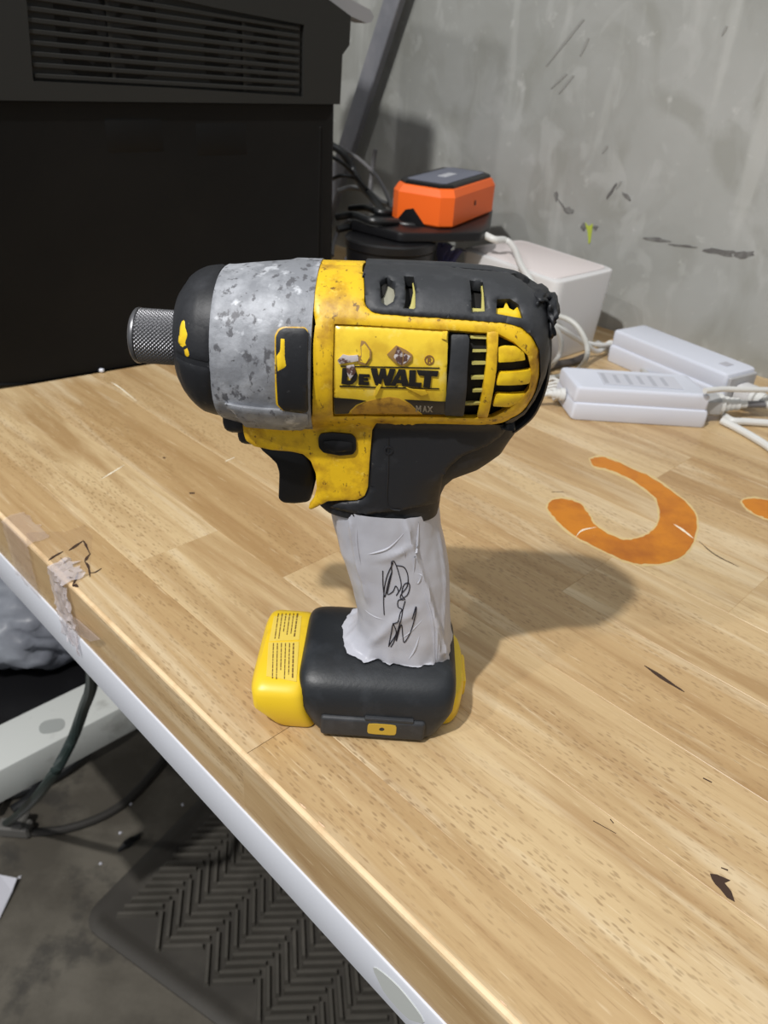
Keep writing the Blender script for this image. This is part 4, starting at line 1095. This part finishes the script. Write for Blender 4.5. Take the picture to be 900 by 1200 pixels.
# ---- white power adapters
def adapter(name, plan, h, label, ext):
    """plan: front-left, front-right, back-right, back-left on table (Vectors)."""
    c = sum(plan, Vector()) / 4; c.z = 0
    e = empty(name, c, label, 'power adapter')
    def ring(ins, z): return [Vector((q.x, q.y, z)) + (c - q).normalized() * ins for q in plan]
    link('lower_shell', mesh(*slab(plan, h * .52, 0, .0004, .003, 3)), WHITEP, e)
    L_ = (plan[1] - plan[0]).normalized(); W_ = (plan[3] - plan[0]).normalized()
    up_ = [plan[0] + L_ * .0005 + W_ * .0015, plan[1] - L_ * .001 + W_ * .0015, plan[2] - L_ * .001 - W_ * .0015, plan[3] + L_ * .0005 - W_ * .0015]
    link('upper_shell', mesh(*slab(up_, h * .49, 0, h * .51, .003, 3)), WHITEP, e)
    return e, L_, W_, c
def pv(x, y, z=0): p = onz(x, y, z); return Vector((p.x, p.y, 0))
A0, A1 = pv(669, 492), pv(826, 502)
La = (A1 - A0).normalized(); Wa = Vector((-La.y, La.x, 0))
Wd = (pv(661, 431, .027) - A0); Wn = Wd.dot(Wa)
sk = La * (-.006)
ad1, L1, W1, c1 = adapter('power_adapter', [A0, A1, A1 + Wa * .046 + sk, A0 + Wa * .046 + sk], .027, 'white brick power adapter in front with a label on its top, lying on the wood', 0)
# embossed rating panel on its top
parts = []
cc = (A0 + A1) / 2 + Wa * .023 + sk * .5; cc.z = .0273
link('rating_panel', mesh(*box(cc + La * .004, .062, .026, .0004, La, Wa), smooth=False), mat('adapter_label', (0.56, 0.57, 0.63), .4), ad1)
for i in range(6):
    q = cc + La * (-.024 + i * .0095); q.z = .0276
    parts.append(box(q, .0032, .017 if i % 2 else .021, .0002, La, Wa))
link('rating_print', mesh(*join(parts), smooth=False), mat('adapter_print', (0.42, 0.43, 0.48), .5), ad1)
B0 = uv(.069, .534); B1 = uv(.192, .509); Bd = (B1 - B0).normalized(); Bw = Vector((-Bd.y, Bd.x, 0))
if Bw.dot(EV) < 0: Bw = -Bw
ad2, L2, W2, c2 = adapter('power_adapter', [B0, B1, B1 + Bw * .042, B0 + Bw * .042], .030, 'white brick power adapter behind, leaning close to the concrete wall', 0)
q = B1 - Bd * .018 + Bw * .022; q.z = .0302
link('embossed_logo', mesh(*box(q, .008, .010, .0004, Bd, Bw), smooth=False), mat('grey_emboss', (0.45, 0.45, 0.50), .4), ad2)
link('socket_end', mesh(*bevel_box(B1 + Bw * .021 + Bd * .0005 + Zv * .0155, .003, .036, .024, .001, 1, Bd, Bw)), mat('adapter_grey', (0.42, 0.42, 0.43), .5), ad2)
# C-shaped plugs + cords on the right
def plug(name, base, d, label, mats=(HANDLEG, CORDW)):
    e = empty(name, base, label, 'plug')
    s = Vector((-d.y, d.x, 0))
    pr = [(.0, .0100, .0075), (.012, .0100, .0075), (.014, .0070, .0060)]
    rs = [[base + d * a + s * (hw * sq(t, 4)[0]) + Zv * (hh * sq(t, 4)[1]) for t in [2 * PI * k / 20 for k in range(20)]] for a, hw, hh in pr]
    link('plug_body', mesh(*rings(rs)), mats[0], e)
    pr = [(.012, .0095, .0085), (.016, .0095, .0085), (.0162, .0060, .0060), (.022, .0062, .0062), (.0222, .0048, .0048), (.026, .0055, .0055), (.0262, .0045, .0045), (.031, .0052, .0052), (.0312, .0036, .0036), (.038, .0032, .0032)]
    rs = [[base + d * a + s * (hw * math.cos(t)) + Zv * (hh * math.sin(t)) for t in [2 * PI * k / 16 for k in range(16)]] for a, hw, hh in pr]
    link('strain_relief', mesh(*rings(rs)), mats[1], e)
    return e
p1 = A1 + Wa * .020 + Zv * .0125 + La * .0004
d1 = (La * .96 + Wa * .12).normalized()
plug('power_plug', p1, d1, 'grey plug with ribbed white collar in the front adapter', (mat('plug_grey', (0.40, 0.40, 0.40), .5), CORDW))
p2 = B1 + Bw * .021 + Zv * .0135 + Bd * .0028
plug('power_plug', p2, Bd, 'white plug seated in the rear adapter by the wall', (WHITEB, CORDW))
def cord(name, pts, r, m, label, cat='cable', seg=10): return tag(link(name, mesh(*tube(pts, r, seg, 8)), m), label, cat)
def zz(x, y, z): return onz(x, y, z)
e1 = p1 + d1 * .038
cord('white_cable', [e1, e1 + d1 * .03, e1 + d1 * .07 + Vector((0, 0, -.003)), e1 + d1 * .14 - Zv * .006], .0028, CORDG, 'grey cord leaving the front adapter plug to the right')
e2 = p2 + Bd * .038
cord('white_cable', [e2, e2 + Bd * .02, e2 + Bd * .06 - Zv * .006, e2 + Bd * .14 - Zv * .010], .0028, CORDW, 'white cord leaving the rear adapter plug along the wall')
cord('white_cable', [zz(826, 458, .0318) , zz(848, 456, .0305), zz(870, 456.5, .029), zz(905, 457, .027), zz(950, 459, .024)], .0022, CORDW, 'thin white cord crossing above the two adapter plugs')
cord('white_cable', [zz(846, 493, .0034), zz(862, 501, .0030), zz(882, 512, .0030), zz(905, 527, .003), zz(940, 556, .003)], .0029, CORDW, 'white cord lying on the wood at the far right, lower of the pair')
cord('white_cable', [zz(846, 486, .0034), zz(858, 493, .0034), zz(875, 494, .0034), zz(905, 496, .0034), zz(945, 499, .0034)], .0029, CORDW, 'white cord lying on the wood at the far right, upper of the pair')
# left side cords
a1 = A0 + Wa * .022 + sk * .5 + Zv * .012
sl = empty('charging_cable', a1, 'white cord with a ribbed boot leaving the left end of the front adapter', 'cable')
pr = [(0, .0050), (.004, .0052), (.0042, .0040), (.007, .0042), (.0072, .0034), (.010, .0036), (.0102, .0026), (.014, .0024)]
link('ribbed_boot', mesh(*rings([[a1 - La * (a + .0002) + Wa * (r * math.cos(t)) + Zv * (r * math.sin(t)) for t in [2 * PI * k / 14 for k in range(14)]] for a, r in pr])), CORDW, sl)
e = a1 - La * .014
link('cord', mesh(*tube([e, e - La * .01 - Zv * .004, zz(628, 462, .004), zz(600, 470, .003), zz(560, 470, .003)], .0020, 10, 8)), CORDW, sl)
b1 = B0 + Bw * .030 + Zv * .016
b2 = B0 + Bw * .012 + Zv * .012
def zv(x, y, v):
    d = ray(x, y); t = (v - (CAM - E0).dot(EV)) / d.dot(EV); return CAM + d * t
cord('looped_cable', [b1, b1 - Bd * .010, uv(.063, .540, .012), zv(676, 398, .500), zv(658, 382, .458), zv(642, 374, .440), zv(626, 378, .425), zv(612, 400, .415), zz(615, 440, .004)], .0019, CORDW, 'thin white cord from the rear adapter looping behind the driver')
cord('looped_cable', [b2, b2 - Bd * .010, zz(700, 412, .008), zv(684, 402, .490), zv(668, 392, .452), zv(650, 382, .430), zv(634, 384, .415), zv(622, 404, .405), zz(625, 446, .006)], .0024, CORDW, 'thicker white cord sagging between driver and rear adapter')
cord('looped_cable', [zv(625, 378, .445), zv(640, 371, .447), zv(660, 372, .448), zv(676, 382, .449), zv(687, 402, .450), zv(687, 420, .452), zz(676, 434, .0035), zz(660, 440, .003), zz(640, 443, .003), zz(620, 440, .003)], .0022, mat('offwhite_cord', (0.50, 0.50, 0.47), .45), 'off-white cord bent in a wide loop beside the white box')
cord('looped_cable', [zv(640, 378, .42), zv(650, 384, .425), zv(657, 396, .43), zv(657, 412, .435), zv(650, 424, .435), zz(640, 433, .004), zz(625, 438, .003)], .0020, mat('greyer_cord', (0.42, 0.42, 0.40), .45), 'small grey-white cord loop hugging the tail of the driver')
cord('dark_cable', [zz(630, 436, .004), zz(650, 428, .004), zz(670, 424, .004), zz(685, 418, .004)], .0034, mat('dark_rag', (0.07, 0.06, 0.055), .6), 'short dark cord end lying under the white loops')
cord('adapter_cable', [zz(700, 402, .005), zz(722, 414, .005), zz(745, 426, .005), zz(760, 440, .005), zz(780, 455, .005)], .0026, mat('shaded_cord', (0.45, 0.45, 0.44), .45), 'grey-white cord running between the two white adapters')
for i in range(5):
    pts = [zz(642 + random.uniform(-3, 3), 446 + i * 4, .004), zz(650 + random.uniform(-2, 2), 444 + i * 4, .007), zz(657, 449 + i * 3.5, .006), zz(648, 454 + i * 3.5, .003)]
    cord('cable_curl', pts, .0013, CORDW, ('topmost', 'second', 'middle', 'fourth', 'lowest')[i] + ' of the small white cord curls left of the front adapter')
# white cord rising over the box, from the black tray
wt = zz(569, 276, .094)
cord('usb_cord', [wt, zz(580, 281, .092), zz(594, 282, .090), zz(603, 292, .088), zz(610, 310, .086), zz(622, 330, .083), zz(632, 350, .078)], lambda t: .0034 if t < .3 else .0028, CORDW, 'white cord with a thick end bending over the white box top')
# black and grey cable tangle left of the orange charger
rt = random.Random(3)
def tw(x, y, u_off): return onwall(x, y, .62 - u_off)
cord('black_cable', [tw(388, 170, .10), tw(402, 180, .09), tw(414, 200, .08), tw(424, 218, .09), tw(440, 236, .10), tw(452, 252, .12)], .0042, CORDB, 'thick black cable drooping from behind the power station')
cord('black_cable', [tw(385, 182, .12), tw(400, 190, .12), tw(415, 204, .10), tw(430, 222, .10)], .0022, CORDB, 'thin black cable just beneath the thick black one')
cord('black_cable', [tw(385, 212, .10), tw(398, 206, .10), tw(412, 207, .09), tw(424, 214, .09)], .0022, CORDB, 'short black cable bowing upward beside the power station')
cord('grey_cable', [tw(398, 172, .05), tw(420, 186, .05), tw(440, 205, .06), tw(452, 225, .08), tw(460, 245, .12)], .0022, CORDG, 'grey cable slanting down toward the orange charger')
cord('grey_cable', [tw(440, 175, .05), tw(436, 200, .05), tw(434, 225, .06), tw(436, 248, .10)], .0026, CORDG, 'grey cable hanging straight down beside the wall')
cord('grey_cable', [tw(396, 224, .08), tw(412, 220, .07), tw(430, 224, .07), tw(446, 236, .08), tw(456, 240, .10)], .0030, mat('mid_grey_cord', (0.28, 0.28, 0.28), .5), 'paler grey cable bent beneath the black cables')
cord('grey_cable', [tw(389, 300, .17), tw(391, 285, .16), tw(398, 268, .15), tw(410, 258, .15)], .0022, CORDG, 'grey cable curving up beside the black hub')
for i, (x, y, w_) in enumerate(((440, 246, 30), (470, 262, 60), (450, 268, 55), (480, 272, 66), (430, 256, 36))):
    z_ = (.102, .098, .095, .0925, .104)[i] - .0
    pts = [zz(x - w_, y + rt.uniform(-3, 3), z_ - .004), zz(x - w_ * .4, y - 3 + rt.uniform(-2, 2), z_), zz(x + w_ * .2, y + 3, z_), zz(x + w_, y + 4, z_ - .002)]
    cord('coiled_cable', pts, .0034, CORDB, ('first', 'second', 'third', 'fourth', 'fifth')[i] + ' strand of glossy black cable piled in front of the orange charger')
jug = link('dark_pouch', mesh(*slab([uv(-.19, .49), uv(-.150, .49), uv(-.150, .56), uv(-.19, .56)], .060, .004, 0.0002, .012, 5)), mat('charcoal', (0.03, 0.03, 0.032), .6))
tag(jug, 'charcoal pouch between the power station and the orange charger', 'pouch')

# ================================================================ PACKING TAPE ON THE TABLE EDGE
def edge_strip(name, u0, u1, vtop, drop, m, label, seed, jag=.004, amp=.0012):
    V, F = [], []; nu, ns = 16, 26
    for i in range(nu + 1):
        for j in range(ns + 1):
            s = j / ns; u_ = u0 + (u1 - u0) * i / nu
            tot = vtop + drop; d = s * tot * (1 + .0) ; d += jag * noise.noise(Vector((i * .6, seed, 0))) * (1 if s > .8 or s < .15 else 0)
            am = amp * noise.noise(Vector((u_ * 150, s * 9, seed))) + amp * .6 * noise.noise(Vector((u_ * 500, s * 22, seed + 5)))
            am = abs(am) + .0005
            u2 = u_ + .003 * noise.noise(Vector((s * 4, i * .3, seed + 9)))
            if d < vtop: V.append(uv(u2, vtop - d, am))
            else: V.append(uv(u2 + (d - vtop) * .15, -am - .0006, -(d - vtop)))
    for i in range(nu):
        for j in range(ns): k = i * (ns + 1) + j; F.append((k, k + 1, k + ns + 2, k + ns + 1))
    return link(name, mesh(V, F, angle=30), m, None) if label is None else tag(link(name, mesh(V, F, angle=30), m), label, 'tape')
def edgeu(x, y): return to_uv(onz(x, y, 0))[0]
ua, ub = edgeu(12, 625), edgeu(52, 662)
t1 = edge_strip('packing_tape', edgeu(2, 610), edgeu(30, 640), .012, .034, CLEAR, 'torn clear packing tape folded over the bench edge at the far left', 3)
t2 = edge_strip('packing_tape', edgeu(56, 663), edgeu(76, 686), .010,   .042, CLEARW, 'crumpled clear packing tape hanging over the bench edge onto the white steel', 8, .006, .0034)
t3 = tag(link('tape_flap', mesh(*(lambda P: (P + [p - EV * .0008 for p in P], [(0, 1, 2, 3, 4), (9, 8, 7, 6, 5), (0, 5, 6, 1), (1, 6, 7, 2), (2, 7, 8, 3), (3, 8, 9, 4), (4, 9, 5, 0)]))(
    [uv(to_uv(onwall(x, y, -.0015))[0], -.0015 - d, onwall(x, y, -.0015).z) for x, y, d in ((84, 722, 0), (97, 722, .003), (120, 748, .001), (112, 749, .002), (92, 742, .0)) ]), smooth=False), CLEAR),
    'small triangular flap of clear tape on the wooden edge beside the crumpled piece', 'tape')
# dark torn outline of the old tape on the top
def crackline(pts, w_): scratch(pts, w_, CRACK, .0004, 'crack')
Z3 = lambda L_: [(x / 5.454, 560 + y / 5.454) for x, y in L_]
for L_, w_ in (([(310, 530), (345, 505), (405, 472)], 2.4), ([(440, 466), (480, 440), (530, 405)], 2.6), ([(530, 400), (548, 430), (575, 490)], 3), ([(578, 485), (555, 515), (540, 535)], 3.4), ([(540, 535), (565, 570), (575, 635)], 3), ([(575, 610), (610, 605), (650, 580)], 1.0), ([(500, 600), (485, 650), (462, 690)], 3.2), ([(462, 690), (485, 690), (500, 700)], 4), ([(385, 512), (415, 540), (420, 565)], .9)):
    crackline(Z3(L_), w_ * .9)
tp = [onz(x, y, 0) for x, y in Z3([(170, 350), (300, 345), (420, 345), (545, 300), (545, 325), (590, 370), (575, 610), (480, 690), (400, 640), (300, 560), (170, 430)])]
V, F = prism([(p.x, p.y) for p in tp], .0001, .00028)
tag(link('tape_film', mesh(V, F, smooth=False), mat('flat_clear_film', (0.55, 0.38, 0.22), .15, alpha=.10, spec=.5)), 'flat clear film of old tape on the bench top beside its left corner', 'tape')

# ================================================================ UNDER THE BENCH
# crumpled bag on the lower shelf
bc = onz(10, 770, ST + .07)
bm = bmesh.new(); bmesh.ops.create_icosphere(bm, subdivisions=5, radius=1)
for v in bm.verts:
    c = v.co.copy()
    k = 1 + .16 * noise.noise(c * 1.7 + Vector((3, 1, 0))) - .16 * abs(noise.noise(c * 3.2)) - .08 * abs(noise.noise(c * 7 + Vector((5, 5, 5)))) - .04 * abs(noise.noise(c * 15))
    P = c * k
    v.co = Vector((P.x * .150, P.y * .115, max(P.z, -.55) * .075))
me = bpy.data.meshes.new('m'); bm.to_mesh(me); bm.free()
for p in me.polygons: p.use_smooth = True
bag = link('plastic_bag', me, BAG); bag.location = uv(-.39, .13, ST - .020 + .043); bag.rotation_euler = (0, 0, TANG + .2)
tag(bag, 'crumpled grey plastic bag on the dark shelf under the bench', 'bag')
cart = link('white_carton', mesh(*bevel_box(uv(-.70, .12, ST + .08), .16, .22, .20, .002, 1, EU, EV)), PAPER)
tag(cart, 'white carton behind the grey bag under the bench', 'carton')
FZ = -.74
def fz(x, y, z=.0): return onz(x, y, FZ + z)
# green-black cable from bench to floor
P0_ = uv(*to_uv(onz(109, 795, -.20)), -.20)
cb = [uv(to_uv(onz(112, 790, -.14))[0], to_uv(onz(112, 790, -.14))[1], -.10), onz(108, 798, -.20), onz(98, 830, -.27), onz(84, 868, -.315), onz(62, 908, -.335), onz(35, 942, -.45), fz(5, 966, .01), fz(-40, 985, .008)]
cord('black_power_cord', cb, .0050, mat('dark_green_cord', (0.018, 0.030, 0.028), .4), 'dark cord hanging from the bench past the white stretcher to the floor')
cord('floor_cable', [fz(-20, 935, .008), fz(30, 925, .008), fz(70, 905, .01), fz(100, 880, .02), fz(125, 860, .03), fz(160, 835, .03)], .010, CORDB, 'thick black cable lying on the floor beneath the stretcher')
cord('floor_cable', [fz(0, 968, .005), fz(40, 975, .005), fz(90, 968, .005), fz(140, 945, .005), fz(180, 905, .006), fz(205, 870, .006)], .006, mat('dusty_cord', (0.035, 0.032, 0.028), .7), 'long thin dark cable arcing across the concrete floor')
cord('floor_cable', [fz(-10, 950, .02), fz(20, 905, .02), fz(45, 900, .015), fz(40, 930, .01), fz(15, 950, .006)], .008, CORDB, 'black cable coil by the lower left border of the view')
# cable clip
tag(link('plug_adapter', mesh(*join([bevel_box(fz(18, 970, .012), .045, .02, .02, .003, 1), bevel_box(fz(24, 962, .02), .018, .03, .014, .003, 1)])), mat('dusty_grey', (0.13, 0.125, 0.115), .6)), 'small dusty grey plug lying on the floor at the cable end', 'plug')
# paper
pp = [fz(-30, 1015, .003), fz(0, 1025, .006), fz(20, 1029, .010), fz(14, 1045, .006), fz(0, 1075, .003), fz(-30, 1110, .003)]
V = pp + [p - Zv * .0012 for p in pp]; n = len(pp)
tag(link('paper_sheet', mesh(V, [tuple(range(n)), tuple(range(2 * n - 1, n - 1, -1))] + [(i, (i + 1) % n, n + (i + 1) % n, n + i) for i in range(n)], smooth=False), PAPER), 'white paper sheet on the floor at the left border', 'paper')
# dark scrap + crumbs
def scrap(name, px, r, m, label, cat, sd):
    bm = bmesh.new(); bmesh.ops.create_icosphere(bm, subdivisions=2, radius=1)
    for v in bm.verts:
        k = 1 + .5 * noise.noise(v.co * 1.6 + Vector((sd, 0, 0))); v.co = Vector((v.co.x * k * r[0], v.co.y * k * r[1], v.co.z * k * r[2]))
    me = bpy.data.meshes.new('m'); bm.to_mesh(me); bm.free(); o = link(name, me, m); o.location = fz(px[0], px[1], r[2] * .6); o.rotation_euler = (0, 0, .9)
    return tag(o, label, cat)
scrap('black_scrap', (152, 987), (.017, .006, .004), CORDB, 'small black scrap on the floor beside the rubber mat', 'scrap', 4)
for i, (x, y) in enumerate(((118, 1012), (153, 942), (141, 976), (214, 943), (23, 1028))):
    scrap('white_crumb', (x, y), (.0022, .0020, .0015), PAPER, ('largest white crumb on the floor left of the mat', 'white crumb on the floor above the black scrap', 'white crumb close beside the black scrap', 'white crumb by the bench edge at the mat corner', 'tiny white crumb at the paper corner')[i], 'crumb', i)
tag(link('debris_crumb', mesh(*bevel_box(onz(119, 434, .002), .004, .003, .003, .0008, 1)), WHITEP), 'tiny white crumb at the foot of the power station', 'crumb')

# rubber mat with herringbone ribs
mc = fz(92, 1082, 0); md = fz(236, 936, 0) - mc; md.z = 0; md.normalize(); mn = Vector((md.y, -md.x, 0))
MAT = empty('rubber_mat', mc + md * .3 + mn * .3, 'dark rubber floor mat with raised herringbone ribs below the bench edge', 'mat')
LA, LB_ = 0.38, 0.62
def mq(a, b_, z): p = mc + md * a + mn * b_; return Vector((p.x, p.y, FZ + z))
def mring(ins, z, r=.03):
    pts = []
    for (a, b_, a0) in ((r, r, PI), (LA - r, r, 1.5 * PI), (LA - r, LB_ - r, 0), (r, LB_ - r, .5 * PI)):
        for k in range(7):
            t = a0 + (PI / 2) * k / 6; rad = r - ins; pts.append(mq(a + rad * math.cos(t), b_ + rad * math.sin(t), z))
    return pts
link('mat_base', mesh(*rings([mring(0, 0), mring(0, .003), mring(.006, .0062), mring(.016, .0062), mring(.022, .0040)]), angle=60), MATR, MAT)
parts = []
RL, RS, RW = .052, .0100, .0064       # rib length, pitch, width
dA = Vector((1, .10, 0)).normalized(); dB = Vector((-.16, 1, 0)).normalized()
def rib(c, d):
    s = Vector((-d.y, d.x, 0)); V = []
    for k, (hw, hl, z) in enumerate(((RW / 2, RL / 2, .0035), (RW * .30, RL / 2 - .002, .0108))):
        V += [c + d * (i * hl) + s * (j * hw) + Zv * (FZ + z) for i, j in ((-1, -1), (1, -1), (1, 1), (-1, 1))]
    return V, [(4, 5, 6, 7), (0, 1, 5, 4), (1, 2, 6, 5), (2, 3, 7, 6), (3, 0, 4, 7)]
step = (dB * RS).dot(md)
pitchA = RS / max(abs(md.dot(dB)), .2); pitchB = RS / max(abs(md.dot(dA)), .2)
bandA = abs(dA.dot(mn)) * RL; bandB = abs(dB.dot(mn)) * RL
b_ = .035; k = 0
while b_ < LB_ - .03:
    isA = k % 2 == 0; bw = bandA if isA else bandB; pt = pitchA if isA else pitchB; d = dA if isA else dB
    a = .045
    while a < LA - .045:
        if b_ + bw < LB_ - .022:
            c = mc + md * a + mn * (b_ + bw / 2); parts.append(rib(Vector((c.x, c.y, 0)), d))
        a += pt
    b_ += bw + .002; k += 1
link('herringbone_ribs', mesh(*join(parts), smooth=False), mat('rib_rubber', (0.072, 0.066, 0.055), .6, mix=[((0.11, 0.10, 0.085), 14, .45, .7, .8)]), MAT, kind='stuff')

# repeats share a group
GROUPS = {'cable_curl': 'small cord curls left of the front adapter', 'power_adapter': 'white power adapters near the wall', 'power_plug': 'plugs in the adapters', 'looped_cable': 'pale cable loops behind the driver', 'white_crumb': 'white crumbs on the floor',
          'coiled_cable': 'black cable strands in front of the charger', 'black_cable': 'black cables beside the power station', 'grey_cable': 'grey cables beside the power station',
          'white_cable': 'cords right of the adapters', 'floor_cable': 'cables on the floor', 'packing_tape': 'clear tape pieces on the bench edge'}
for o in list(S.objects):
    k = o.name.split('.')[0]
    if o.parent is None and k in GROUPS: o['group'] = GROUPS[k]
